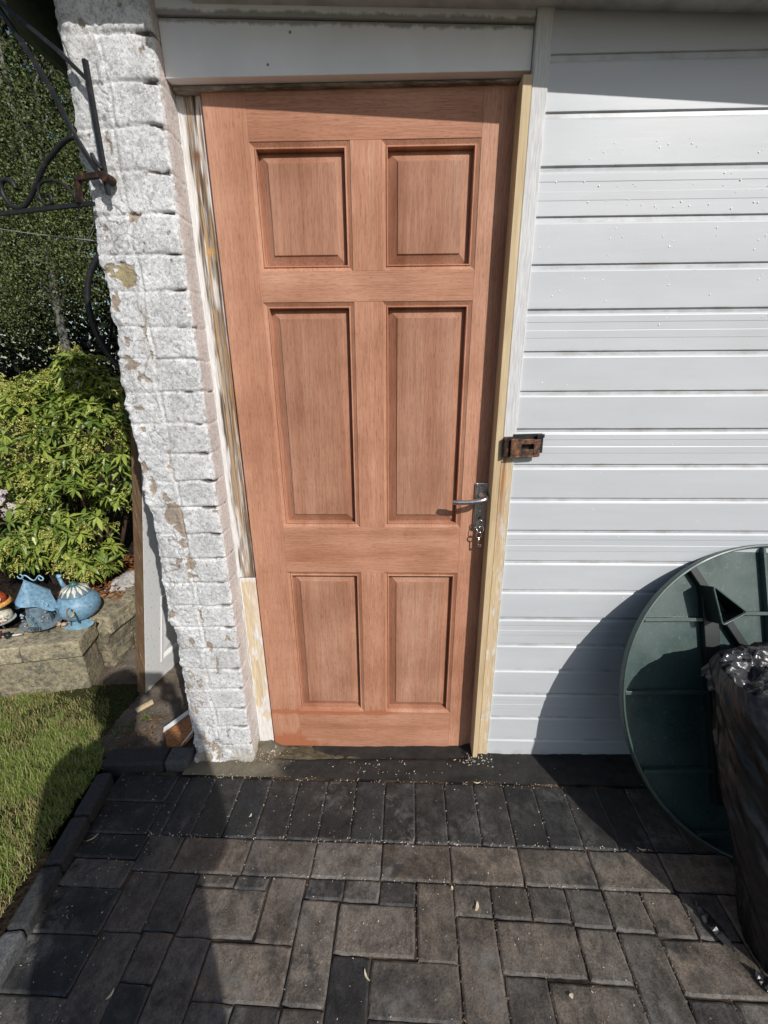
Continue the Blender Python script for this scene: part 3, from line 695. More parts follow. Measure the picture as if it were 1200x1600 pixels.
garage.children[-1]['label'] = 'new pale timber splice at the foot of the old jamb'
# caulk bead down the pier side
mb = MB(); pts = [(-.0645+random.uniform(-.001, .001), .012+random.uniform(-.002, .002), z) for z in np.linspace(.02, 2.0, 90)]
mb.tube(pts, [random.uniform(.0018, .0038) for _ in pts], 6); mb.build('caulk_bead', MAT['white'], garage, smooth=True)
# lintel boards and head
def slant(name, y0, y1, x0, x1, zl0, zl1, zr0, zr1, mt):
    v = [(x0, y0, zl0), (x1, y0, zr0), (x1, y0, zr1), (x0, y0, zl1), (x0, y1, zl0), (x1, y1, zr0), (x1, y1, zr1), (x0, y1, zl1)]
    return MB().add(v, [(0, 1, 2, 3), (7, 6, 5, 4), (0, 4, 5, 1), (1, 5, 6, 2), (2, 6, 7, 3), (3, 7, 4, 0)]).build(name, mt, garage, bevel=.0015)
slant('lintel_board', -.036, .04, -.062, .7505, 1.9835, 2.0875, 1.9825, 2.0585, MAT['lintel'])
slant('lintel_trim', -.043, .04, -.062, .7505, 2.0885, 2.13, 2.0595, 2.13, MAT['lintel'])
slant('door_head', -.012, .03, -.060, .7315, 1.9755, 1.9825, 1.9765, 1.9818, MAT['head'])
# eaves: soffit falling to the right, front edge board
def eave():
    def zf(x): return 2.134-.0635*x
    def zi(x): return 2.102-.031*(x+.035)
    mb = MB(); x0, x1 = .02, 3.0; n = 40; v = []; f = []
    xs = np.linspace(x0, x1, n)
    for x in xs:
        zz = zf(x)
        v += [(x, SY+.02, zi(x)), (x, -.195, max(zz, zz)), (x, -.198, zz-.0), (x, -.212, zz+.003), (x, -.216, zz+.012), (x, -.216, 2.296), (x, .02, 2.296)]
    for k in range(n-1):
        for c in range(6): f.append((k*7+c, k*7+c+1, (k+1)*7+c+1, (k+1)*7+c))
    f += [tuple(range(7)), tuple(range((n-1)*7, n*7))[::-1]]
    mb.add(v, f); mb.build('soffit', MAT['soffit'], garage)
    mb = MB(); mb.box((-.425, -.216, 2.176), (.018, -.02, 2.295), .003); mb.build('eaves_board', MAT['soffit'], garage)
    mb = MB(); mb.box((-.428, -.212, 2.298), (3.2, 4.9, 2.318), .004); mb.build('roof', plain('roof_felt', (.05, .05, .05), .9, .1), garage)
    # side eaves running back along the garage
    mb = MB(); mb.box((-.418, -.016, 2.10), (-.402, 4.7, 2.294), .001); mb.build('side_fascia', plain('green_grey_paint', (.16, .18, .13), .6, .3), garage)
    mb = MB(); mb.box((-.40, -.014, 2.25), (-.275, 4.7, 2.262)); mb.build('side_soffit', MAT['black_gap'], garage)
eave()
# hasp ----------------------------------------------------------------
def hasp():
    M = Matrix.Translation((.766, SY-.012, 1.156)) @ Matrix.Rotation(math.radians(-1.5), 4, 'Y')
    root = MB()
    root.box((-.010, -.006, -.028), (.016, .006, .028), .0015, M)                       # fixed leaf
    root.tube([M @ Vector((-.009, -.009, z)) for z in (-.026, .026)], .0055, 10)
    h = root.build('hasp', MAT['rust'], garage); h['label'] = 'rusty hinged hasp hanging open beside the door frame'
    # slotted strap built as a frame around the slot
    mb = MB(); L0, L1 = .0, .082
    M2 = M @ Matrix.Translation((.006, -.014, .0)) @ Matrix.Rotation(math.radians(3), 4, 'Z')
    for a, b in (((L0, 0, -.027), (.030, .003, .024)), ((.064, 0, -.027), (L1, .003, .020)), ((.030, 0, .008), (.064, .003, .022)), ((.030, 0, -.027), (.064, .003, -.006))):
        mb.box(a, b, .001, M2)
    mb.box((-.002, -.001, -.0285), (L1-.004, .0005, -.024), .001, M2)
    mb.build('slotted_strap', MAT['rust2'], h)
    mb = MB(); mb.box((.016, .0045, -.020), (.096, .0085, .034), .001, M); mb.box((.078, -.006, -.018), (.096, .004, .030), .002, M)
    mb.box((.078, -.008, .024), (.098, -.004, .034), .001, M); mb.build('staple_plate', MAT['iron'], h)
hasp()
def drops():
    mb = MB(); rnd = random.Random(21)
    for k in range(230):
        x = rnd.uniform(.80, 1.45); z = rnd.choice([rnd.uniform(1.45, 1.86), rnd.uniform(.6, 1.9), rnd.uniform(1.6, 1.85)]); s_ = rnd.uniform(.0007, .0021)
        if abs((z*10) % 1-.0) < .13 or (z*10) % 1 > .9: continue
        mb.lathe([(1., 0), (.9, .3), (.5, .5), (.1, .55)], (x, SY-.0002, z), 8, Matrix.Rotation(PI/2, 3, 'X') @ Matrix.Scale(s_, 3))
    mb.build('water_drops', plain('wet_drop', (.95, .96, .97), .2, .7), garage, smooth=True)
    garage.children[-1]['kind'] = 'stuff'
drops()

# ------------------------------------------------------------------ door
door = thing('wooden_door', 'new unpainted reddish hardwood six panel door with a lever handle', 'door', (.381, 0, 0))
X0, X1 = .0, .762; XL = (.103, .345); XR = (.421, .657)
ROWS = [(1.604, 1.880), (.895, 1.532), (.170, .738)]
def slab(name, a, b, mt, bev=.0008):
    m_ = MB(); m_.box(a, b); return m_.build(name, mt, door, bevel=bev)
TH = .044
slab('stile', (X0, 0, .003), (XL[0], TH, 1.981), MAT['mah_v'])
slab('stile', (XR[1], 0.0004, .003), (X1, TH, 1.981), MAT['mah_v'])
for (a, b) in ((1.880, 1.981), (1.532, 1.604), (.738, .895), (.003, .170)):
    slab('rail', (XL[0], .0003, a), (XR[1], TH, b), MAT['mah_h'])
for (a, b) in ROWS: slab('mullion', (XL[1], .0006, a), (XR[0], TH, b), MAT['mah_v'])
def ringprof(rect, prof, capz=True):
    x0, x1, z0, z1 = rect; v = []; f = []
    for (ins, d) in prof: v += [(x0+ins, d, z0+ins), (x1-ins, d, z0+ins), (x1-ins, d, z1-ins), (x0+ins, d, z1-ins)]
    for k in range(len(prof)-1):
        for c in range(4): f.append((k*4+c, k*4+(c+1) % 4, (k+1)*4+(c+1) % 4, (k+1)*4+c))
    if capz: q = (len(prof)-1)*4; f.append((q, q+1, q+2, q+3))
    return v, f
mould = [(0, .0002), (.0008, .0014), (.0100, .0066), (.0104, .0042), (.0118, .0032), (.0134, .0034), (.0142, .0056), (.0144, .0320)]
for (xa, xb) in (XL, XR):
    for (za, zb) in ROWS:
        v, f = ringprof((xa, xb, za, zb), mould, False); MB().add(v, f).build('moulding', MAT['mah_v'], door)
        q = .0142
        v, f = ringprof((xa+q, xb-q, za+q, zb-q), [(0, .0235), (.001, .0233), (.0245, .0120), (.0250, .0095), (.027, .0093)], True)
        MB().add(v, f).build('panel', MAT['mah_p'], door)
# handle
def handle():
    cx = .715
    # backplate with rounded corners
    mb = MB(); mb.box((cx-.0195, -.0075, .888), (cx+.0195, -.0003, 1.040), .003); plate = mb.build('handle', MAT['alu'], door, smooth=False)
    plate['label'] = 'satin aluminium lever handle on a backplate'
    mb = MB(); Mx = Matrix.Rotation(PI/2, 3, 'X')
    mb.lathe([(.0130, .0), (.0135, .004), (.0120, .008), (.0085, .010), (.0075, .030), (.0078, .036)], (cx+.004, -.0072, 1.004), 24, Mx)
    mb.build('boss', MAT['alu'], plate, smooth=True)
    mb = MB(); pts = []; rs = []
    ctrl = [(cx+.004, -.034, 1.005), (cx+.0045, -.043, 1.0035), (cx+.001, -.0500, 1.0005), (cx-.012, -.0525, .9975), (cx-.030, -.0525, .9945), (cx-.055, -.0510, .992), (cx-.078, -.0485, .9915), (cx-.0905, -.0465, .9915)]
    rs = [.0080, .0086, .0086, .0080, .0072, .0070, .0072, .0066]
    for k in range(len(ctrl)-1):
        for q in range(4):
            t_ = q/4; pts.append(Vector(ctrl[k]).lerp(Vector(ctrl[k+1]), t_)); 
    pts.append(Vector(ctrl[-1])); R_ = np.interp(np.linspace(0, 7, len(pts)), range(8), rs)
    for _ in range(2): pts = [pts[0]]+[(pts[i-1]+pts[i]*2+pts[i+1])/4 for i in range(1, len(pts)-1)]+[pts[-1]]
    mb.tube(pts, list(R_), 14); mb.build('lever', MAT['alu'], plate, smooth=True)
    for sx in (-1, 1):
        for z in (.897, 1.031):
            mb = MB(); mb.lathe([(.0032, 0), (.0034, .0009), (.0022, .0016), (.0008, .0013)], (cx+sx*.0135, -.0074, z), 14, Mx); mb.build('screw', MAT['chrome'], plate, smooth=True)
    mb = MB(); mb.lathe([(.0042, 0), (.0042, .0008), (.003, .001)], (cx-.001, -.0074, .929), 16, Mx); mb.build('keyhole', MAT['black_gap'], plate)
    mb = MB(); mb.lathe([(.004, 0), (.004, .002), (.002, .003)], (cx-.001, -.0074, .951), 16, Mx); mb.build('pin', MAT['chrome'], plate, smooth=True)
handle()
k_ = thing('key_bunch', 'two small steel keys on a split ring hanging from the lock', 'keys', (.714, -.02, .929))
mb = MB(); mb.tube([(.714, -.004, .929), (.714, -.026, .929)], .0024, 10)
mb.tube([(.714+.0085*math.cos(a), -.027-.001*math.sin(a), .918+.0105*math.sin(a)) for a in np.linspace(0, 2*PI, 25)[:-1]], .0021, 8, closed=True); mb.build('key', MAT['chrome'], k_, smooth=True)
mb = MB(); mb.tube([(.713+.011*math.cos(a)*.9, -.030-.006*math.cos(a+1), .9035+.0125*math.sin(a)) for a in np.linspace(0, 2*PI, 31)[:-1]], .0012, 8, closed=True); mb.build('ring', MAT['chrome'], k_, smooth=True)
mb = MB(); mb.tube([(.711+.0080*math.cos(a), -.030, .882+.0095*math.sin(a)) for a in np.linspace(0, 2*PI, 25)[:-1]], .0020, 8, closed=True)
mb.tube([(.711, -.030, .873), (.7105, -.029, .845)], .0019, 8); mb.box((.7095, -.0305, .8425), (.720, -.0285, .8500), .0004); mb.build('key', MAT['chrome'], k_, smooth=True)

# ------------------------------------------------------------------ round green table top leaning on the cladding
DC = Vector((1.5664, -.2350, .4479+.0)); DU = Vector((-.00791, .39553, .91842)); DR = Vector((.9998, .0200, 0)); DN = Vector((.01837, -.91824, .39560)); RR = .455
table = thing('table_top', 'round dark green plastic table top standing on edge against the cladding', 'table top', tuple(DC-DU*RR))
def dw(a, b, h): return DC+DR*a+DU*b+DN*h
DM = Matrix(((DR.x, DU.x, DN.x, DC.x), (DR.y, DU.y, DN.y, DC.y), (DR.z, DU.z, DN.z, DC.z), (0, 0, 0, 1)))
mb = MB(); n = 160; prof = [(0, -.028), (RR-.012, -.028), (RR-.004, -.026), (RR, -.020), (RR+.001, -.002), (RR-.001, .0015), (RR-.005, .002), (RR-.0075, -.001), (RR-.009, -.0215), (0.0, -.0215)]
for (a, b) in zip(prof, prof[1:]):
    v = []; f = []
    for k in range(n):
        th = 2*PI*k/n; c, s_ = math.cos(th), math.sin(th); v += [dw(a[0]*c, a[0]*s_, a[1]), dw(b[0]*c, b[0]*s_, b[1])]
    for k in range(n): q = (k+1) % n; f.append((2*k, 2*q, 2*q+1, 2*k+1))
    mb.add(v, f)
bm_ = mb.build('top_sheet', MAT['green'], table, smooth=False)
for b_ in (.236, .028, -.189, -.36):
    half = math.sqrt((RR-.010)**2-b_*b_)
    if b_ == .236:
        MB().box((-half, b_-.005, -.0215), (-.12, b_+.005, -.004), .001, DM).build('rib', MAT['green'], table)
        MB().box((-.12, b_+.012, -.0215), (half, b_+.022, -.004), .001, DM).build('rib', MAT['green'], table)
    else: MB().box((-half, b_-.005, -.0215), (half, b_+.005, -.004), .001, DM).build('rib', MAT['green'], table)
for a_ in (-.0135, ):
    h1 = math.sqrt((RR-.010)**2-a_*a_); MB().box((a_-.004, -h1, -.0215), (a_+.004, h1, -.003), .001, DM).build('rib', MAT['green'], table)
dk = plain('dark_strut_and_shade', (.014, .02, .019), .45, .4)
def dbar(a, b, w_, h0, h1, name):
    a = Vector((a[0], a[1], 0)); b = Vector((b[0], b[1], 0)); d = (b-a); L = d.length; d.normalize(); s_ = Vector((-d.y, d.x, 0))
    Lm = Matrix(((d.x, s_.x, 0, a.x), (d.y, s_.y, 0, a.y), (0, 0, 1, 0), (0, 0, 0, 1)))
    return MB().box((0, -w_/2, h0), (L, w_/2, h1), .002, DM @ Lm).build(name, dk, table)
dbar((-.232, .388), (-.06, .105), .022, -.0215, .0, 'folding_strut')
dbar((-.186, .32), (-.186, -.28), .044, -.0215, -.001, 'strut_shadow_bar')  # added dark bar standing in for the shadow below the strut
# triangular leg socket standing off the underside
tri = [(-.213, .340), (-.120, .264), (-.194, .228)]
def tri_round(sc, n=5):
    c = Vector((sum(t_[0] for t_ in tri)/3, sum(t_[1] for t_ in tri)/3)); out = []
    P3 = [c+(Vector(t_)-c)*sc for t_ in tri]; r_ = .009*sc
    for k in range(3):
        p0 = P3[k]; a = (P3[k-1]-p0).normalized(); b = (P3[(k+1) % 3]-p0).normalized()
        for q in range(n+1):
            t_ = q/n; A_ = p0+a*r_; B_ = p0+b*r_; out.append(A_*(1-t_)**2+p0*2*t_*(1-t_)+B_*t_**2)
    return out
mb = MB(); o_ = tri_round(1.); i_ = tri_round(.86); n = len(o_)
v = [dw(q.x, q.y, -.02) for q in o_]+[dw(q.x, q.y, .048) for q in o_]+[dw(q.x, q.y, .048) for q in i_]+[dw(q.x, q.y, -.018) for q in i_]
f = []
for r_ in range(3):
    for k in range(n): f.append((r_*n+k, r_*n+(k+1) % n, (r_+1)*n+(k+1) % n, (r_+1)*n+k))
sock = mb.add(v, f).build('leg_socket', dk, table)  # near-black walls put the socket's shade into its colour, lip stays green
mb = MB(); mb.tube([dw(q.x, q.y, .0485) for q in tri_round(.97)], .0028, 6, closed=True); mb.build('socket_lip', MAT['green'], sock, smooth=True)

# ------------------------------------------------------------------ black refuse sack leaning on the table top
def sack():
    rows = [(.0, 1.285, -.64, .18), (.13, 1.262, -.615, .205), (.25, 1.246, -.59, .225), (.365, 1.24, -.535, .23), (.49, 1.232, -.475, .23), (.60, 1.222, -.42, .22), (.67, 1.214, -.39, .21), (.74, 1.22, -.385, .20)]
    zt = np.array([r_[0] for r_ in rows]); xl = np.array([r_[1] for r_ in rows]); yc = np.array([r_[2] for r_ in rows]); ra = np.array([r_[3] for r_ in rows])
    z = np.linspace(.0, .60, 190); th = np.linspace(0, 2*PI, 281); Z, T = np.meshgrid(z, th, indexing='ij')
    R_ = np.interp(Z, zt, ra); XC = np.interp(Z, zt, xl)+R_; YC = np.interp(Z, zt, yc)+.05
    # seamless noise via cylinder coords
    cx_, cy_ = np.cos(T), np.sin(T)
    n1 = fbm(cx_*2.4+Z*3+4, cy_*2.4-Z*5+9, 3); n2 = np.abs(fbm(cx_*5+Z*7, cy_*5+Z*4, 5)-.5); n3 = np.abs(fbm(cx_*10+Z*26, cy_*10-Z*9, 7)-.5)
    pl = np.abs(fbm(T*6/(2*PI)*3.0+Z*2.0, Z*3, 9)-.5)*np.sin(T/2)**.5
    cr = np.abs(fbm(cx_*2.2+Z*5.2+20, cy_*2.2-Z*4.8+Z*cx_*3, 33, 4)-.5)
    d = (n1-.5)*.045-cr*.045-n2*.004
    R2 = (R_+d+.004)*np.where(Z > .55, 1-.10*((Z-.55)/.05)**2, 1)
    X = XC+.020+R2*cx_; Y = YC+R2*.72*cy_; ZZ = Z+gz(1.4)+.002
    o = thing('refuse_sack', 'black plastic sack standing against the green table top', 'sack', (1.44, -.60, gz(1.47)))
    grid_mesh('sack_body', np.stack([X, Y, ZZ], -1), MAT['bag'], o)
    # crumpled shiny mouth folded outward
    rr_ = np.linspace(0, 1, 60); Rg, T = np.meshgrid(rr_, th, indexing='ij'); cx_, cy_ = np.cos(T), np.sin(T)
    r0_ = 1.08-Rg*1.08
    f1 = fbm(cx_*r0_*2.6+3, cy_*r0_*2.6+8, 21, 3); f2 = np.abs(fbm(cx_*r0_*3.4+1+f1*2, cy_*r0_*3.4+f1, 22, 3)-.5)
    bx, by = np.interp(.59, zt, xl)+np.interp(.59, zt, ra)+.032, np.interp(.65, zt, yc)+.05
    X = bx+r0_*.196*cx_*(1+.2*(f1-.5)); Y = by+r0_*.148*cy_*(1+.2*(f1-.5))
    Z = gz(1.4)+.588+.012*(1-r0_**4)+(f1-.5)*.07*np.clip(1.4-r0_, .4, 1)-f2*.10-.035*np.clip(r0_-.93, 0, 1)*8*(.3+f1)
    t2 = MT('crumpled_polythene', .24, .6); q = t2.noise(t2.coords(), 17, 4, .5, .8); t2.color((.035, .035, .037)).rough(t2.ramp(q, [(.4, .18), (.65, .42)])).bump(q, .7, .008)
    grid_mesh('crumpled_mouth', np.stack([X, Y, Z], -1), t2.m, o)
    # torn plastic tails on the floor
    for (a, b, w_) in (((1.262, -.60), (1.235, -.50), .016), ((1.335, -.70), (1.28, -.635), .022)):
        mb = MB(); v = []; n = 14
        for k in range(n):
            t_ = k/(n-1); x = a[0]+(b[0]-a[0])*t_; y = a[1]+(b[1]-a[1])*t_; ww = w_*math.sin(PI*min(1, t_*.9+.08)); z = gz(x)+.004+.006*random.random()
            v += [(x-ww, y, z+.004*random.random()), (x, y, z+.012*random.random()), (x+ww, y+.01, z)]
        f = []
        for k in range(n-1): f += [(k*3, k*3+1, k*3+4, k*3+3), (k*3+1, k*3+2, k*3+5, k*3+4)]
        mb.add(v, f).build('torn_tail', t2.m, o)
sack()

# ------------------------------------------------------------------ old white door leaning in the side passage
def old_door():
    A = Vector((-.671, .264, gz(-.67)+.012)); B = Vector((.205, .979, 0)).normalized()   # along the bottom edge
    B = Vector((.044, .21, 0)).normalized()
    N0 = Vector((B.y, -B.x, 0))           # faces +x
    lean = math.radians(11.5); Uv = (Vector((0, 0, 1))*math.cos(lean)+N0*math.sin(lean)).normalized(); N = B.cross(Uv); 
    if N.x < 0: N = -N
    M = Matrix(((B.x, Uv.x, N.x, A.x), (B.y, Uv.y, N.y, A.y), (B.z, Uv.z, N.z, A.z), (0, 0, 0, 1)))
    root = thing('old_door', 'old white panelled door with bare brown edge leaning behind the pier', 'door', tuple(A))
    t = MT('flaking_white', .55, .35); f = t.noise(t.coords((3, 3, .5)), 60, 5, .7); c = t.mix((.82, .82, .81), (.30, .29, .27), t.ramp(f, [(.60, 0.), (.66, .9)])); t.color(c).bump(f, .4, .001)
    wd, ht = .70, 1.86; z0 = .022
    mb = MB(); mb.box((.0, 0, z0-.022), (.092, ht, z0+.0), .0, M); mb.build('stile', t.m, root, bevel=.001)
    mb = MB(); mb.box((wd-.092, 0, 0), (wd, ht, z0), .0, M); mb.build('stile', t.m, root, bevel=.001)
    for a, b in ((.0, .105), (.46, .56), (1.12, 1.22), (1.74, ht)): mb = MB(); mb.box((.092, a, .0003), (wd-.092, b, z0-.0003), 0, M); mb.build('rail', t.m, root, bevel=.001)
    for a, b in ((.105, .46), (.56, 1.12), (1.22, 1.74)):
        mb = MB(); x0, x1 = .092, wd-.092; v = []; prof = [(0, z0-.001), (.004, z0+.004), (.014, z0+.003), (.022, z0-.006), (.022, z0-.012), (.06, z0-.006)]; f = []
        for (i_, d) in prof: v += [M @ Vector(q) for q in ((x0+i_, a+i_, d), (x1-i_, a+i_, d), (x1-i_, b-i_, d), (x0+i_, b-i_, d))]
        for k in range(len(prof)-1):
            for c_ in range(4): f.append((k*4+c_, k*4+(c_+1) % 4, (k+1)*4+(c_+1) % 4, (k+1)*4+c_))
        q = (len(prof)-1)*4; f.append((q, q+1, q+2, q+3)); mb.add(v, f).build('panel', t.m, root)
    t = MT('bare_edge', .7, .2); f = t.noise(t.coords((3, 3, .2)), 50, 4, .7, 1.); t.color(t.ramp(f, [(.3, (.09, .05, .028)), (.6, (.20, .125, .07)), (.72, (.42, .36, .30))])).bump(f, .5, .001)
    mb = MB(); mb.box((-.003, 0, -.018), (-.0003, ht, z0-.001), 0, M); mb.build('edge', t.m, root)
    mb = MB(); mb.box((.0, 0, -.018), (wd, ht, -.0005), 0, M); mb.build('back_face', t.m, root)
old_door()

# ------------------------------------------------------------------ stone retaining wall and bed
def stone_wall():
    root = thing('stone_wall', 'low weathered sandstone retaining wall with ornaments on its coping', 'wall', (-1.0, .33, gz(-1)))
    rnd = random.Random(11)
    A = Vector((-.925, .295, 0)); F = Vector((-.98, -.2, 0)).normalized(); Bk = Vector((.10, .995, 0)).normalized()
    zb = -.03; zc = .182; zt = .262
    def block(o, d, n, L, z0, z1, dep, col, jit=.006, cut=7):
        bm = bmesh.new(); bmesh.ops.create_cube(bm, size=1)
        for q in bm.verts: q.co = Vector((q.co.x*L+L/2, q.co.y*dep+dep/2, q.co.z*(z1-z0)+(z0+z1)/2))
        bmesh.ops.bevel(bm, geom=bm.edges[:], offset=.005, segments=2, affect='EDGES', profile=.6)
        bmesh.ops.subdivide_edges(bm, edges=[e for e in bm.edges if e.calc_length() > .03], cuts=cut, use_grid_fill=True)
        sd = rnd.uniform(0, 90)
        for q in bm.verts:
            c = q.co; k = (float(fbm(c.x*18+sd, c.z*18+c.y*13, 3))-.5)*jit*2.4; k2 = (float(fbm(c.x*55+sd, c.z*55+c.y*40, 4))-.5)*jit
            q.co = c+Vector(((k+k2)*.5, -(k+k2), (k+k2)*.6))
        bm.verts.index_update(); v = []
        for q in bm.verts: v.append(Vector((o.x, o.y, 0))+d*q.co.x+n*q.co.y+Vector((0, 0, q.co.z)))
        f = [[q.index for q in fc.verts] for fc in bm.faces]; bm.free(); mb.add(v, f, col)
    inn_f = Vector((-F.y, F.x, 0));
    if inn_f.y < 0: inn_f = -inn_f
    inn_b = Vector((-Bk.y, Bk.x, 0))
    if inn_b.x > 0: inn_b = -inn_b
    def cc(w_=0): k = rnd.uniform(.8, 1.2); return (.40*k, .35*k, .245*k)
    # coping
    mb = MB(); x = 0.
    o = A+Vector((.018, -.02, 0)); first = True
    for L in (.23, .32, .30, .34, .4, .4): block(o+F*x, F, inn_f, L-.006, zc+.002, zt, .17, cc(), .005); x += L
    y = .175
    for L in (.26, .30, .28, .3): block(A+Vector((.018, -.02, 0))+Bk*y, Bk, inn_b, L-.006, zc+.002+rnd.uniform(-.01, .01), zt+rnd.uniform(-.012, .008), .16, cc(), .010); y += L
    c_ = mb.build('coping', MAT['stone'], root, smooth=True)
    mb = MB(); x = 0.
    for (z0, z1, offs) in ((zb, zc-.001, .0),):
        x = offs if offs < 0 else 0
        for L in (.36, .42, .3, .45, .4, .4):
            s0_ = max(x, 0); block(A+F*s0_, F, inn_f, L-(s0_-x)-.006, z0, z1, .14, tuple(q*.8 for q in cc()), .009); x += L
    y = .145
    for (z0, z1, offs) in ((.10, zc-.001, .0), (.02, .096, -.05), (zb, .017, .02)):
        y = .145
        for L in (.17, .11, .2, .14, .22, .2, .2):
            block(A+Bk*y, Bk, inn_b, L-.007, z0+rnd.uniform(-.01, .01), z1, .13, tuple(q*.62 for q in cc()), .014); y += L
    mb.build('stonework', MAT['stone'], root, smooth=True)
    # planting bed soil
    bed = [A+F*2.2+inn_f*.05, A+Vector((-.03, .03, 0)), A+Bk*2.6+inn_b*.05, A+Bk*2.6+F*2.4]
    xs = np.linspace(-3.2, -.86, 120); ys = np.linspace(.33, 3.2, 120); X, Y = np.meshgrid(xs, ys)
    Z = .235+(fbm(X*8, Y*8, 3)-.5)*.05+(fbm(X*40, Y*40, 5)-.5)*.02+.10*sst(.5, 2.5, Y)
    X2 = np.minimum(X, -.955+(Y-.3)*.10)
    o = grid_mesh('bed_soil', np.stack([X2, Y, Z], -1), MAT['humus']); tag(o, kind='structure')
stone_wall()

# ------------------------------------------------------------------ plants
def leaf_cloud(name, parent, pos, axis, L, Wd, col, mt, curl=.25, fold=.18):
    """lanceolate leaves: pos (n,3) base, axis (n,3) unit direction"""
    n = len(pos); ax = axis/np.linalg.norm(axis, axis=1, keepdims=True)
    rv = rng.normal(size=(n, 3))*.35+np.array([0, 0, 1.]); sd = np.cross(ax, rv); sd /= np.linalg.norm(sd, axis=1, keepdims=True)+1e-9; nm = np.cross(sd, ax)
    L = L[:, None]; W = Wd[:, None]
    def pt(t_, s_, dn): return pos+ax*L*t_+sd*W*s_+nm*L*dn
    V = np.stack([pt(0, 0, 0), pt(.35, -.5, fold*.25-curl*.1), pt(.38, 0, -curl*.10-fold*.1), pt(.35, .5, fold*.25-curl*.1), pt(.72, -.38, fold*.15-curl*.4), pt(.74, 0, -curl*.42-fold*.06), pt(.72, .38, fold*.15-curl*.4), pt(1, 0, -curl*.85)], 1).reshape(-1, 3)
    k = np.arange(n)[:, None]*8
    T = [[0, 1, 2], [0, 2, 3], [1, 4, 5], [1, 5, 2], [2, 5, 6], [2, 6, 3], [4, 7, 5], [5, 7, 6]]
    F = np.concatenate([k+np.array([t_]) for t_ in T])
    return tris_mesh(name, V, F, mt, parent, cols=np.repeat(col, 8, 0), smooth=False)
def bush():
    root = thing('evergreen_shrub', 'bright green evergreen shrub with whorled leaves and yellow green flower sprays', 'shrub', (-1.35, 1.05, .25))
    lobes = [(-1.62, 1.05, .98, .42, .34, .33), (-1.15, 1.00, .95, .30, .28, .33), (-1.30, 1.12, 1.12, .34, .28, .25), (-1.85, 1.25, .98, .45, .35, .32), (-1.20, .80, .68, .24, .20, .22), (-1.45, .72, .60, .22, .18, .18), (-1.18, 1.05, 1.28, .13, .12, .18), (-1.00, 1.0, 1.12, .18, .2, .2), (-2.3, 1.3, .9, .5, .4, .4), (-1.12, .74, .50, .14, .12, .14)]
    pos = []; nrm = []
    for k in range(5200):
        lb = lobes[rng.integers(len(lobes))] if rng.random() > .35 else lobes[rng.integers(0, 4)]
        d = rng.normal(size=3); d /= np.linalg.norm(d)
        if d[1] > .35: continue
        rr_ = .72+.30*rng.random()**.5; q = np.array(lb[:3])+d*np.array(lb[3:])*rr_*(1+.10*math.sin(d[0]*9+lb[0]*5)*math.cos(d[2]*8))
        inside = sum(((q-np.array(b[:3]))/np.array(b[3:])@((q-np.array(b[:3]))/np.array(b[3:])) < .42) for b in lobes)
        if inside: continue
        if q[0] > -.82: continue
        if q[0] < -1.36 and .66 < q[2] < .83 and q[1] < .95: continue
        # open dark hollow at the lower right
        if q[0] > -1.08+.1*math.sin(q[2]*20) and q[2] < .72+.12*math.sin(q[0]*30): 
            if rng.random() > .12: continue
        pos.append(q); nrm.append(d)
    pos = np.array(pos); nrm = np.array(nrm); sel = rng.random(len(pos)); 
    tier = fbm(pos[:, 0]*7, pos[:, 2]*9, 41)
    wh = sel < .62
    P = []; A = []; Ls = []; Ws = []; Cc = []
    for q, d in zip(pos[wh], nrm[wh]):
        up_ = d*.8+np.array([0, -.15, .9]); up_ /= np.linalg.norm(up_); a = np.cross(up_, [1, .2, .1]); a /= np.linalg.norm(a); b = np.cross(up_, a)
        m_ = rng.integers(6, 10); ph = rng.random()*6; big = rng.uniform(.75, 1.25); tn = rng.random()
        for k in range(m_):
            th = ph+2*PI*k/m_+rng.normal()*.15; el = rng.uniform(-.45, .45)
            ax = (a*math.cos(th)+b*math.sin(th))*math.cos(el)+up_*math.sin(el)
            P.append(q); A.append(ax); L_ = rng.uniform(.040, .074)*big; Ls.append(L_); Ws.append(L_*rng.uniform(.24, .32))
            c = mixc(np.array([.07, .135, .022]), np.array([.34, .40, .075]), np.clip(tn*.7+rng.random()*.35, 0, 1)); Cc.append(c)
    leaf_cloud('foliage', root, np.array(P), np.array(A), np.array(Ls), np.array(Ws), np.array(Cc), MAT['leafy'], .3)
    tier2 = lambda q: float(fbm(q[0]*9, q[2]*11, 47))
    # flower sprays: drooping panicles of tiny buds
    P = []; A = []; Ls = []; Ws = []; Cc = []
    for q, d in zip(pos[~wh], nrm[~wh]):
        if rng.random() < .25 or tier2(q) < .40: continue
        q = q+d*.02+np.array([0, -.01, .02])
        for s_ in range(rng.integers(3, 6)):
            dirn = np.array([rng.normal()*.6+d[0]*.6, -.35+rng.normal()*.4, rng.uniform(-.25, .45)]); dirn /= np.linalg.norm(dirn); L_ = rng.uniform(.04, .075)
            for k in range(17):
                t_ = (k+1)/17; c0 = q+dirn*L_*t_-np.array([0, 0, .02*t_*t_])
                P.append(c0+rng.normal(size=3)*.002); A.append(rng.normal(size=3)*.8+dirn*1.2); Ls.append(rng.uniform(.007, .013)); Ws.append(rng.uniform(.003, .006))
                Cc.append(mixc(np.array([.34, .38, .07]), np.array([.68, .62, .20]), rng.random()))
    leaf_cloud('flower_sprays', root, np.array(P), np.array(A), np.array(Ls), np.array(Ws), np.array(Cc), MAT['leafy'], .1, .3)
    mb = MB()
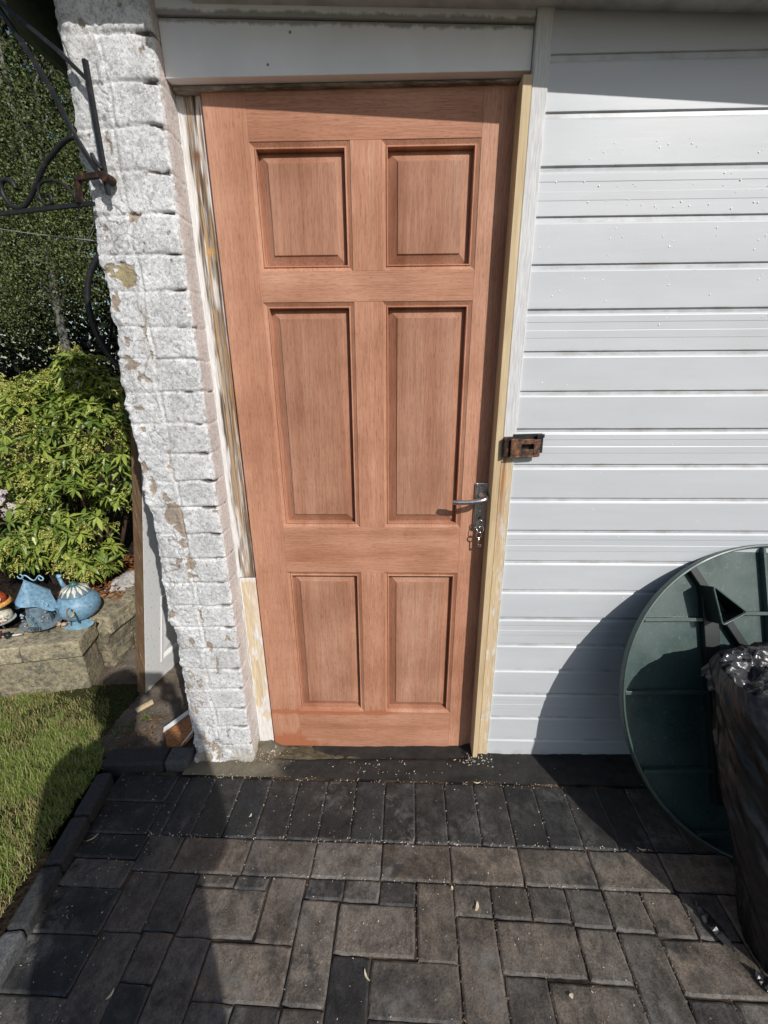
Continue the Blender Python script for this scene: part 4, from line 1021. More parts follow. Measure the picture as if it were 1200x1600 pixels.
    for k in range(34):
        lb = lobes[k % len(lobes)]; a = Vector((-1.35+random.uniform(-.1, .1), 1.1, .22)); b = Vector(lb[:3])+Vector((random.uniform(-.8, .8)*lb[3], random.uniform(-.8, .2)*lb[4], random.uniform(-.4, .7)*lb[5]))
        md = a.lerp(b, .5)+Vector((random.uniform(-.05, .05), random.uniform(-.05, .05), .05)); mb.tube([a, a.lerp(md, .5), md, md.lerp(b, .5), b], [.014, .012, .009, .006, .003], 6)
    mb.build('stems', plain('twig', (.10, .06, .04), .8, .2), root, smooth=True)
bush()
def flowers():
    root = thing('flowering_plant', 'pale pink and white flowered plant at the left of the green shrub', 'plant', (-1.42, .76, .24))
    mb = MB(); lm_P = []; 
    for c in ((-1.475, .70, .775), (-1.405, .69, .735), (-1.43, .68, .80), (-1.30, .70, .755), (-1.36, .70, .75), (-1.46, .70, .70), (-1.39, .70, .70)):
        c = Vector(c)
        for k in range(7):
            fc = c+Vector((random.uniform(-.02, .02), random.uniform(-.02, .005), random.uniform(-.02, .02)))
            ax = Vector((random.uniform(-.5, .5), -1, random.uniform(-.2, .7))).normalized(); a = ax.orthogonal().normalized(); b = ax.cross(a); ph = random.random()*6
            for q in range(5):
                th = ph+q*2*PI/5; d = a*math.cos(th)+b*math.sin(th); s_ = ax.cross(d); r_ = random.uniform(.010, .014)
                tone = random.uniform(.75, 1.); col = (.66*tone, .56*tone, .58*tone)
                mb.add([fc, fc+d*r_*.6-s_*r_*.38+ax*.002, fc+d*r_*1.1+ax*.004, fc+d*r_*.6+s_*r_*.38+ax*.002], [(0, 1, 2, 3)], col)
            mb.add([fc+a*.002, fc+b*.002, fc-a*.002, fc-b*.002, fc+ax*.004], [(0, 1, 4), (1, 2, 4), (2, 3, 4), (3, 0, 4)], (.45, .30, .18))
    mb.build('petals', MAT['cloth'], root)
    P = np.array([(-1.42+rng.normal()*.06, .74+rng.normal()*.02, .66+rng.normal()*.05) for _ in range(50)]); A = rng.normal(size=(50, 3))+np.array([0, -.4, -.2])
    leaf_cloud('leaves', root, P, A, rng.uniform(.05, .085, 50), rng.uniform(.014, .022, 50), np.tile([.05, .085, .04], (50, 1)), MAT['leafy'])
    mb = MB()
    for k in range(6): mb.tube([(-1.42+k*.006, .80, .24), (-1.43+k*.02, .77, .5), (-1.47+k*.03, .72, .74)], .003, 6)
    mb.build('stems', MAT['bark'], root, smooth=True)
flowers()

def tree(x, y, h, lobes, n, label, cols, lsz=(.035, .07), trunk_r=.07, bark=None, droop=.0):
    root = thing('tree', label, 'tree', (x, y, 0), 'trees behind the garden')
    mb = MB(); H = h*.8; pts = [(x+.05*math.sin(k*1.3+x), y+.04*math.cos(k+y), H*k/8) for k in range(9)]
    mb.tube(pts, [trunk_r*(1-.09*k) for k in range(9)], 12)
    for lb in lobes:
        k = min(7, max(1, int(lb[2]/H*8)-1)); a = Vector(pts[k]); b = Vector(lb[:3]); mb.tube([a, a.lerp(b, .5)+Vector((0, 0, .12)), b], [trunk_r*.4, trunk_r*.25, trunk_r*.1], 7)
        for q in range(4): mb.tube([a.lerp(b, .6), b+Vector((random.uniform(-.8, .8)*lb[3], random.uniform(-.8, .5)*lb[4], random.uniform(-.6, .7)*lb[5]))], [trunk_r*.14, trunk_r*.04], 5)
    mb.build('trunk', bark or MAT['bark'], root, smooth=True)
    lob = np.array(lobes); vol = lob[:, 3]*lob[:, 4]**.5*lob[:, 5]; pr = vol/vol.sum()
    # clumps: leaves gather on sprays
    nc = n//26; li = rng.choice(len(lobes), nc, p=pr); d = rng.normal(size=(nc, 3)); d /= np.linalg.norm(d, axis=1, keepdims=True)
    r_ = rng.uniform(.35, 1.05, nc)[:, None]; cen = lob[li, :3]+d*lob[li, 3:]*r_
    ns = 110*len(lobes)//5; si = rng.integers(0, len(cen), ns); sub = cen[si].copy(); pick = rng.integers(0, ns, nc); g3 = rng.normal(size=(nc, 3)); cen = sub[pick]+g3*np.array([.20, .20, .15])
    ci = np.repeat(np.arange(nc), 26); m_ = len(ci)
    spread = np.array([.085, .085, .09+droop])
    off = rng.normal(size=(m_, 3))*spread; off[:, 2] -= droop*np.abs(rng.normal(size=m_))
    pos = cen[ci]+off; ax = rng.normal(size=(m_, 3))+np.array([0, -.2, -.5])
    L_ = rng.uniform(*lsz, m_); tn = np.clip(.45*rng.random(m_)+.55*rng.random(ns)[pick][ci], 0, 1)**1.3
    col = mixc(np.array(cols[0]), np.array(cols[1]), tn)
    leaf_quads('crown', root, pos, ax, L_, L_*rng.uniform(.4, .6, m_), col)
def leaf_quads(name, parent, pos, axis, L, W, col):
    n = len(pos); ax = axis/np.linalg.norm(axis, axis=1, keepdims=True); rv = rng.normal(size=(n, 3)); sd = np.cross(ax, rv); sd /= np.linalg.norm(sd, axis=1, keepdims=True)+1e-9
    L = L[:, None]; W = W[:, None]
    V = np.stack([pos, pos+ax*L*.5-sd*W*.5, pos+ax*L, pos+ax*L*.5+sd*W*.5], 1).reshape(-1, 3)
    F = np.arange(n)[:, None]*4+np.array([[0, 1, 2, 3]])
    return tris_mesh(name, V, F, MAT['treeleaf'], parent, cols=np.repeat(col, 4, 0))
random.seed(5)
tree(-4.55, 5.6, 7, [(-4.5, 5.6, 3.2, 1.0, .8, 1.1), (-4.2, 5.7, 4.6, 1.1, .9, 1.2), (-4.9, 5.6, 3.1, .8, .7, .8), (-3.7, 5.6, 5.6, .9, .8, 1.), (-5.1, 5.5, 4.0, .9, .8, 1.), (-4.0, 5.6, 3.1, .7, .6, .7)], 46000, 'birch tree with pale thin trunk right behind the shrub', ((.035, .055, .014), (.19, .23, .075)), lsz=(.022, .05), trunk_r=.075, droop=.10)
tree(-6.4, 6.0, 7, [(-6.2, 6.0, 2.8, 1.1, .8, 1.3), (-5.8, 6.1, 4.6, 1.2, .9, 1.3), (-6.8, 6.0, 4.4, 1.1, .9, 1.3)], 34000, 'dense dark tree at the left edge of the view', ((.03, .045, .012), (.15, .19, .06)), lsz=(.022, .05), trunk_r=.10, droop=.06)
tree(-3.0, 6.3, 7, [(-3.1, 6.3, 3.0, .9, .8, 1.3), (-3.0, 6.3, 4.8, 1.1, .9, 1.3), (-2.6, 6.3, 6.2, 1.1, .9, 1.0)], 34000, 'leafy tree nearest the garage roof side', ((.03, .045, .012), (.16, .20, .065)), lsz=(.022, .05), trunk_r=.09, droop=.08)
def woodland():
    # dense shaded wood behind, reads as one mass
    N = 150000; x = rng.uniform(-17, 4, N); y = rng.uniform(8.2, 12, N); z = rng.uniform(0, 11, N)*(.85+.15*vn(x*.8, x*0, 3))
    pos = np.stack([x, y, z], -1); ax = rng.normal(size=(N, 3)); L_ = rng.uniform(.10, .22, N)
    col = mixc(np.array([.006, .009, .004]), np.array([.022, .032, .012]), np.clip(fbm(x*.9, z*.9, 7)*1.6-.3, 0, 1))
    o = leaf_quads('woodland', None, pos, ax, L_, L_*.55, col); tag(o, 'dark shaded woodland filling the view behind the trees', 'woodland', kind='stuff')
woodland()

# ------------------------------------------------------------------ iron bracket on the pier
def bracket():
    D = Vector((-.974, .226, 0)); A = Vector((-.204, -.098, 0)); N = Vector((-.226, -.974, 0))
    root = thing('scroll_bracket', 'black wrought iron scroll bracket fixed to the top of the pier', 'bracket', (-.204, -.085, 1.75))
    def P(a, z, h=0.): return A+D*a+Vector((0, 0, z))+N*h
    def smooth(pts, it=2, dens=5):
        out = []
        for k in range(len(pts)-1):
            for q in range(dens): t_ = q/dens; out.append((pts[k][0]*(1-t_)+pts[k+1][0]*t_, pts[k][1]*(1-t_)+pts[k+1][1]*t_))
        out.append(pts[-1])
        for _ in range(it*2): out = [out[0]]+[((out[i-1][0]+out[i][0]*2+out[i+1][0])/4, (out[i-1][1]+out[i][1]*2+out[i+1][1])/4) for i in range(1, len(out)-1)]+[out[-1]]
        return out
    def bar(name, pts, r, n=4, h=0.): mb = MB(); mb.tube([P(a, z, h) for a, z in pts], r, n, flat=(0, 0, 1) if n == 4 else None); return mb.build(name, MAT['iron'], root, smooth=n > 4)
    bar('wall_bar', [(-.002, 1.985), (0, 1.745)], .0062)
    bar('stay', [(-.004, 1.948), (.062, 2.009), (.19, 2.108), (.42, 2.29)], .0055)
    bar('stay', smooth([(.012, 1.780), (.062, 1.860), (.099, 1.948), (.145, 2.024), (.192, 2.094), (.30, 2.24)]), .0058)
    bar('arm', [(.045, 1.7325), (.36, 1.735), (.62, 1.735)], .0058)
    bar('scroll', smooth([(.062, 1.862), (.094, 1.856), (.125, 1.841), (.161, 1.821), (.187, 1.798), (.217, 1.769), (.241, 1.748), (.268, 1.738), (.296, 1.749), (.312, 1.774), (.308, 1.797), (.290, 1.803), (.270, 1.794), (.266, 1.780)]), .0055, 8)
    bar('scroll', smooth([(.092, 1.745), (.112, 1.772), (.144, 1.787), (.176, 1.788), (.194, 1.782), (.201, 1.766), (.198, 1.750), (.180, 1.738), (.163, 1.746), (.166, 1.760), (.176, 1.760)]), .0034, 8)
    bar('scroll', smooth([(.36, 1.745), (.40, 1.80), (.46, 1.84), (.52, 1.83), (.55, 1.79), (.52, 1.76), (.49, 1.78)]), .0050, 8)
    bar('hook', smooth([(-.001, 1.792), (.012, 1.804), (.020, 1.822)]), .0045, 6, .006)
    mb = MB(); 
    for a, b in (((.0, 1.783), (.078, 1.782)), ((.074, 1.780), (.082, 1.735))):
        mb.tube([P(*a, .004), P(*b, .004)], .0075, 4, flat=(0, 0, 1))
    mb.tube([P(-.004, 1.777, .012), P(.0, 1.777, -.02)], .010, 10); mb.build('clamp', MAT['rust'], root)
bracket()
def hoop():
    root = thing('iron_hoop', 'dark iron hoop bracket seen edge on behind the pier', 'hoop', (-.30, .92, 1.65))
    mb = MB(); c = Vector((-.715, .92, 1.63)); 
    mb.tube([c+Vector((.25*math.cos(a), .03*math.cos(a), .29*math.sin(a)-.05*max(0, -math.sin(a)))) for a in np.linspace(0, 2*PI, 65)[:-1]], .014, 6, closed=True); mb.build('ring', MAT['iron'], root, smooth=True)
    mb = MB(); mb.tube([c+Vector((-.21, 0, -.16)), c+Vector((-.13, 0, .08)), c+Vector((.22, 0, .12))], .007, 8); mb.tube([c+Vector((.24, 0, .02)), Vector((-.262, .92, 1.65))], .010, 8); mb.build('spoke', MAT['iron'], root, smooth=True)
hoop()
mb = MB(); a = Vector((-.29, .026, 1.681)); b = Vector((-1.53, 1.2, 2.09)); c = b+(b-a)*2.6
pts = [a.lerp(c, t_)-Vector((0, 0, .06*math.sin(PI*t_)))+Vector((0, 0, .0)) for t_ in np.linspace(0, 1, 30)]
o = mb.tube(pts, .0022, 6).build('clothes_line', plain('pale_cord', (.42, .44, .38), .7, .2), smooth=True); tag(o, 'thin pale clothes line stretched from the pier toward the trees', 'line')

# ------------------------------------------------------------------ ornaments on the wall
BL = (.19, .33, .45); BLd = (.10, .18, .25); BLl = (.30, .50, .62); WH = (.66, .64, .56)
def teapot():
    c = Vector((-1.012, .452, .262)); root = thing('teapot_house', 'blue metal teapot fairy house with white petal lid', 'ornament', tuple(c))
    mb = MB(); prof = [(.02, .012), (.052, .018), (.075, .036), (.088, .062), (.090, .085), (.082, .108), (.066, .126), (.055, .134)]
    mb.lathe(prof, c, 36, None, BL); mb.build('body', MAT['paintm'], root, smooth=True)
    mb = MB(); mb.lathe([(.058, .130), (.060, .134), (.056, .138), (.045, .155), (.030, .168), (.012, .174)], c, 28, None, (.14, .22, .26)); mb.build('lid', MAT['paintm'], root, smooth=True)
    mb = MB()
    for k in range(13):
        th = 2*PI*k/13; d = Vector((math.cos(th), math.sin(th), 0)); s_ = Vector((-d.y, d.x, 0))
        p0 = c+d*.018+Vector((0, 0, .176)); p1 = c+d*.045+Vector((0, 0, .160)); p2 = c+d*.062+Vector((0, 0, .137)); q = .0085
        mb.add([p0, p1-s_*q, p1+s_*q, p2, p1+d*.006+Vector((0, 0, .004))], [(0, 1, 4), (0, 4, 2), (1, 3, 4), (4, 3, 2)], WH)
    mb.build('petals', MAT['paintm'], root, smooth=True)
    mb = MB(); mb.lathe([(.014, .174), (.016, .180), (.010, .190), (.004, .194)], c, 16, None, (.08, .17, .15)); mb.build('knob', MAT['paintm'], root, smooth=True)
    mb = MB(); mb.tube([c+Vector((-.060, .02, .150)), c+Vector((-.070, .02, .175)), c+Vector((-.076, .02, .205))], [.012, .009, .008], 10, col=BL); mb.tube([c+Vector((-.076, .02, .203)), c+Vector((-.072, .02, .216))], .010, 10, col=BLl); mb.build('chimney', MAT['paintm'], root, smooth=True)
    mb = MB(); mb.tube([c+Vector((-.080, -.02, .09)), c+Vector((-.105, -.03, .06)), c+Vector((-.112, -.03, .02)), c+Vector((-.09, -.03, .008))], [.010, .008, .007, .007], 8, col=(.13, .14, .16)); mb.build('spout', MAT['paintm'], root, smooth=True)
    # window: arch surround, on the front-left of the body
    def face(th, z, r): d = Vector((math.sin(th), -math.cos(th), 0)); return c+d*r+Vector((0, 0, z)), d, Vector((d.y*-1, d.x, 0))
    mb = MB(); pz, d, s_ = face(-.45, .088, .0905)
    for k in range(8):
        a0 = PI*k/7-PI*.0; q = pz+s_*(-.013*math.cos(a0))*1.+Vector((0, 0, .013*math.sin(a0)))-d*0
        mb.box((-.0035, -.003, -.0035), (.0035, .003, .0035), .0008, Matrix.Translation(q), BLd)
    for zz in (-.006, -.013):
        for sg in (-1, 1): mb.box((-.004, -.003, -.003), (.004, .003, .003), .0008, Matrix.Translation(pz+s_*sg*.014+Vector((0, 0, zz))), BLd)
    w_ = mb.build('window', MAT['paintm'], root)
    mb = MB(); mb.lathe([(.0085, -.001), (.0085, .002), (.004, .0025)], pz, 14, Matrix.Rotation(PI/2, 3, 'X') @ Matrix.Rotation(0, 3, 'Z'), (.01, .01, .01), (1, 1.35)); mb.build('pane', MAT['black_gap'], w_)
    # door arch with vine
    mb = MB(); pz, d, s_ = face(.34, .06, .090)
    pts = [pz+s_*x+Vector((0, 0, z))+d*.003 for x, z in ((-.014, -.036), (-.017, .0), (-.016, .03), (-.008, .046), (.0, .05))]; mb.tube(pts, .0025, 6, col=(.30, .20, .09))
    pts = [pz+s_*x+Vector((0, 0, z))+d*.003 for x, z in ((.020, -.03), (.018, .0), (.014, .02), (.004, .04))]; mb.tube(pts, .0035, 6, col=(.03, .05, .05))
    for k in range(14): q = pz+s_*random.uniform(-.006, .018)+Vector((0, 0, random.uniform(-.005, .03)))+d*.005; mb.lathe([(.001, -.003), (.0035, 0), (.001, .003)], q, 6, None, random.choice([WH, (.50, .36, .2), (.1, .2, .08)]))
    mb.build('doorway', MAT['paintm'], root)
    mb = MB(); mb.lathe([(.0, .0), (.050, .001), (.052, .006), (.0, .008)], c+Vector((.02, -.055, 0)), 28, None, BLl, (1.35, .8)); mb.build('base', MAT['paintm'], root)
    mb = MB()
    for x in (-.045, -.020): mb.lathe([(.004, 0), (.004, .012), (.011, .016), (.012, .022), (.006, .029), (.001, .030)], c+Vector((x, -.082, .002)), 14, None, (.50, .34, .22))
    mb.build('toadstools', MAT['paintm'], root, smooth=True)
teapot()
def hut():
    c = Vector((-1.135, .370, .262)); root = thing('pointed_hut', 'blue metal fairy hut with pointed roof beside the teapot', 'ornament', tuple(c))
    mb = MB(); v = []; n = 28
    for k in range(n):
        th = 2*PI*k/n; r_ = .078*(1+.13*math.cos(4*th)); v.append(c+Vector((r_*math.cos(th), r_*math.sin(th)*.85, .135-.030*math.cos(2*th+.4)-.010*math.cos(4*th))))
    v.append(c+Vector((-.018, .0, .246))); f = [(k, (k+1) % n, n) for k in range(n)]
    mb.add(v, f, BL); mb.build('roof', MAT['paintm'], root, smooth=False)
    mb = MB(); mb.lathe([(.046, .032), (.048, .06), (.040, .12), (.034, .145)], c+Vector((.004, 0, 0)), 8, None, (.14, .20, .25)); mb.build('wall', MAT['paintm'], root)
    mb = MB(); mb.box((-.015, -.050, .038), (.012, -.044, .095), .003, Matrix.Translation(c), (.17, .26, .30)); mb.build('door', MAT['paintm'], root)
    mb = MB(); mb.lathe([(.0, .024), (.082, .026), (.084, .031), (.0, .034)], c, 28, None, (.20, .25, .28), (1, .8)); mb.build('floor', MAT['paintm'], root)
    for a, b in ((-.055, -.03), (.055, -.03), (-.03, .05), (.05, .04)): mb = MB(); mb.tube([c+Vector((a*.8, b, .026)), c+Vector((a, b*1.1, .001))], .0035, 6, col=(.03, .035, .04)); mb.build('leg', MAT['paintm'], root)
    mb = MB(); pts = [c+Vector((-.018+.0, 0, .242))]
    for k in range(26): t_ = k/25; pts.append(c+Vector((-.022+.085*t_, -.004, .256+.012*math.sin(t_*8))))
    for k in range(10): t_ = k/9*5; pts.append(c+Vector((.063+.010*math.sin(t_), -.004, .260+.010*math.cos(t_)-.006)))
    mb.tube(pts, .0028, 6, col=BLl); mb.build('finial', MAT['paintm'], root, smooth=True); mb = MB(); mb.tube([c+Vector((-.03+.012*math.sin(a), 0, .260+.010*math.cos(a))) for a in np.linspace(0, 5, 12)], .0024, 6, col=BLl); mb.build('curl', MAT['paintm'], root, smooth=True); mb = MB()
    mb.tube([c+Vector((.062+.010*math.sin(a), -.02, .135+.010*math.cos(a))) for a in np.linspace(0, 5.5, 14)], .0024, 6, col=BLl); mb.build('curl', MAT['paintm'], root, smooth=True)
    mb = MB()
    for k in range(26):
        th = random.uniform(-2.8, -.3); q = c+Vector((.06*math.cos(th), .055*math.sin(th), random.uniform(.036, .10))); mb.lathe([(.001, -.004), (.005, 0), (.001, .004)], q, 6, None, random.choice([BLl, BLd, (.1, .13, .14), (.4, .42, .4), (.45, .28, .2)]))
    for k in range(3): mb.tube([c+Vector((.02+.012*k+.010*math.sin(a), -.066, .040+.010*math.cos(a))) for a in np.linspace(0, 5.5, 12)], .0018, 5, col=(.06, .07, .08))
    mb.build('decoration', MAT['paintm'], root)
hut()
def mushroom():
    c = Vector((-1.350, .385, .264)); root = thing('mushroom_house', 'cream fairy house under a red toadstool cap at the left edge', 'ornament', tuple(c))
    mb = MB(); 
    pr = [(.0, .205), (.030, .200), (.060, .178), (.080, .150)]; mb.lathe(pr[::-1], c, 30, None, (.50, .085, .035)); mb.build('cap', MAT['paintm'], root, smooth=True)
    mb = MB(); mb.lathe([(.086, .126), (.090, .134), (.080, .1505)], c, 30, None, (.78, .42, .12)); mb.build('cap_rim', MAT['paintm'], root, smooth=True)
    mb = MB(); mb.lathe([(.02, .130), (.085, .1265)], c, 30, None, (.6, .5, .35)); mb.build('gills', MAT['paintm'], root)
    mb = MB()
    for th, z, r_ in ((-1.0, .172, .068), (-2.0, .178, .062), (-.3, .168, .07), (-1.5, .190, .046), (-2.8, .172, .068)):
        mb.lathe([(.012, -.003), (.013, .001), (.008, .005), (.002, .006)], c+Vector((r_*math.cos(th), r_*math.sin(th), z)), 14, Matrix.Rotation(.5, 3, 'X'), (.75, .72, .66))
    mb.build('spots', MAT['paintm'], root, smooth=True)
    mb = MB(); mb.lathe([(.072, .040), (.076, .052), (.070, .072), (.050, .092), (.034, .105), (.030, .13)], c, 28, None, (.68, .64, .54)); mb.build('body', MAT['paintm'], root, smooth=True)
    mb = MB(); mb.lathe([(.0, .028), (.088, .032), (.092, .038), (.0, .041)], c, 28, None, (.45, .50, .48), (1, .85)); mb.build('base', MAT['paintm'], root, smooth=False)
    mb = MB(); q = c+Vector((.022, -.070, .072)); 
    mb.tube([q+Vector((.010*math.cos(a), 0, .014*math.sin(a))) for a in np.linspace(0, 2*PI, 17)[:-1]], .002, 6, closed=True, col=(.05, .05, .05)); mb.tube([q-Vector((.009, 0, 0)), q+Vector((.009, 0, 0))], .0012, 5, col=(.05, .05, .05)); mb.tube([q-Vector((0, 0, .012)), q+Vector((0, 0, .012))], .0012, 5, col=(.05, .05, .05)); mb.build('window', MAT['paintm'], root)
    mb = MB()
    for k in range(40): th = random.uniform(-2.2, -.1); r_ = .075; mb.lathe([(.001, -.004), (.0055, 0), (.001, .004)], c+Vector((r_*math.cos(th), r_*math.sin(th), random.uniform(.042, .075))), 6, None, random.choice([(.08, .16, .05), (.12, .2, .08), (.45, .06, .05), (.7, .68, .6)]))
    mb.build('vine', MAT['paintm'], root)
    for a, b in ((-.05, -.03), (.06, -.03), (0, .05)): mb = MB(); mb.tube([c+Vector((a*.8, b, .032)), c+Vector((a, b, .0))], .004, 6, col=(.06, .07, .06)); mb.build('leg', MAT['paintm'], root)
mushroom(); bpy.data.objects['mushroom_house'].scale = (.8, .8, .84)
def trinket():
    c = Vector((-1.232, .285, .268)); root = thing('spike_light', 'small garden spike light with red fin lying on the wall coping', 'light', tuple(c))
    mb = MB(); v = [(.0, 0, .01), (.010, 0, .034), (-.012, 0, .030), (-.018, -.002, .012), (-.030, -.006, -.016), (-.022, -.008, -.020), (-.006, -.004, .0)]
    vs = [c+Vector(q)+Vector((-.012, -.004, .004)) for q in v]+[c+Vector(q)+Vector((-.012, .001, .004)) for q in v]; n = len(v)
    f = [tuple(range(n)), tuple(range(n, 2*n))[::-1]]+[(k, (k+1) % n, n+(k+1) % n, n+k) for k in range(n)]; mb.add(vs, f, (.16, .02, .02)); mb.build('fin', MAT['paintm'], root)
    mb = MB(); mb.tube([c+Vector((-.01, 0, .008)), c+Vector((.062, .02, .008))], .004, 8, col=(.6, .6, .6)); mb.build('shaft', MAT['paintm'], root, smooth=True)
    mb = MB(); mb.tube([c+Vector((.008, -.008, .012)), c+Vector((.020, .012, .016))], [.012, .012], 12, col=(.015, .015, .018)); mb.build('lamp', MAT['paintm'], root, smooth=True)
trinket()
def crumple(name, label, cat, c, sx, sy, h, col, seed, mt):
    xs = np.linspace(-1, 1, 60); X, Y = np.meshgrid(xs, xs, indexing='ij'); r_ = np.clip(1-(X**2+Y**2)**.5, 0, 1)
    Z = r_**.5*h*(.4+fbm(X*2+seed, Y*2, seed))-np.abs(fbm(X*4, Y*4, seed+1)-.5)*h*1.1
    s_ = 1+.3*(fbm(X*1.5+seed, Y*1.5, seed+2)-.5)
    P = np.stack([c[0]+X*sx*s_, c[1]+Y*sy*s_, c[2]+Z], -1)
    cl = np.tile(np.array(col), X.shape+(1,))*(.8+.4*fbm(X*6, Y*6, seed+3))[..., None]
    o = grid_mesh(name, P, mt, cols=cl); tag(o, label, cat)
crumple('dust_sheet', 'crumpled grey white sheet lying on the planting bed', 'sheet', (-1.005, .83, .262), .10, .13, .055, (.42, .40, .38), 4, MAT['cloth'])
# fallen leaves on the bed
def litter():
    n = 900; x = rng.uniform(-1.28, -.93, n); y = rng.uniform(.62, 1.15, n); pos = np.stack([x, y, .262+.02*rng.random(n)], -1); ax = rng.normal(size=(n, 3))*np.array([1, 1, .25]); L_ = rng.uniform(.015, .035, n)
    col = mixc(np.array([.10, .035, .015]), np.array([.36, .15, .06]), rng.random(n))
    o = leaf_cloud('dead_leaves', None, pos, ax, L_, L_*.45, col, MAT['cloth']); tag(o, 'brown fallen leaves scattered on the planting bed', 'fallen leaves', kind='stuff')
    n = 1300; x = rng.uniform(-.78, -.30, n); y = rng.uniform(-.06, .28, n); k = (x+.60)/.2; ok = rng.random(n) < np.exp(-((x+.52)/.13)**2-((y-.03)/.09)**2); x = x[ok]; y = y[ok]; n = len(x)
    pos = np.stack([x, y, gz(x)+.016+.004*rng.random(n)], -1); ax = rng.normal(size=(n, 3))*np.array([1, 1, .15]); L_ = rng.uniform(.006, .02, n); col = mixc(np.array([.05, .03, .015]), np.array([.30, .16, .07]), rng.random(n))
    o = leaf_cloud('leaf_litter', None, pos, ax, L_, L_*.4, col, MAT['cloth']); tag(o, 'leaf litter and twigs on the bare soil by the kerb', 'leaf litter', kind='stuff')
litter()
# offcuts
mb = MB(); d = Vector((.036, .044, 0)).normalized(); s_ = Vector((-d.y, d.x, 0)); M = Matrix(((d.x, s_.x, 0, -.622), (d.y, s_.y, 0, .145), (0, 0, 1, gz(-.6)+.018), (0, 0, 0, 1)))
o = mb.box((0, -.009, 0), (.066, .009, .014), .002, M).build('wood_offcut', MAT['pine']); tag(o, 'short square wood offcut lying on bare soil below the leaning door', 'offcut')
def broken():
    root = thing('broken_board', 'broken brown board scrap with white painted edge at the pier foot', 'board scrap', (-.36, .03, gz(-.36)))
    t = MT('raw_board', .8, .15); f = t.noise(t.coords((2, 6, 2)), 40, 5, .7, 1.); t.color(t.ramp(f, [(.3, (.10, .05, .03)), (.5, (.40, .16, .06)), (.7, (.60, .38, .22))])).bump(f, .8, .003)
    z = gz(-.36); mb = MB(); v = [(-.445, .035, z+.012), (-.40, .085, z+.020), (-.330, .105, z+.07), (-.300, .07, z+.085), (-.305, -.01, z+.055), (-.345, -.035, z+.018), (-.40, -.03, z+.012)]
    n = len(v); v2 = [(a, b, c+.010) for a, b, c in v]; f_ = [tuple(range(n)), tuple(range(n, 2*n))[::-1]]+[(k, (k+1) % n, n+(k+1) % n, n+k) for k in range(n)]
    mb.add(v+v2, f_).build('board', t.m, root)
    mb = MB(); mb.add([(-.447, .033, z+.022), (-.330, .108, z+.080), (-.334, .118, z+.088), (-.450, .045, z+.030), (-.447, .033, z+.028), (-.330, .108, z+.086), (-.334, .118, z+.094), (-.450, .045, z+.036)], [(3, 2, 1, 0), (4, 5, 6, 7), (0, 1, 5, 4), (1, 2, 6, 5), (2, 3, 7, 6), (3, 0, 4, 7)]).build('painted_edge', MAT['white'], root)
    mb = MB(); mb.add([(-.345, -.030, z+.032), (-.305, -.008, z+.072), (-.300, .022, z+.080), (-.335, .012, z+.045), (-.345, -.030, z+.029), (-.305, -.008, z+.069), (-.300, .022, z+.077), (-.335, .012, z+.042)], [(0, 1, 2, 3), (7, 6, 5, 4), (0, 4, 5, 1), (1, 5, 6, 2), (2, 6, 7, 3), (3, 7, 4, 0)]).build('paint_flake', MAT['white'], root)
broken()
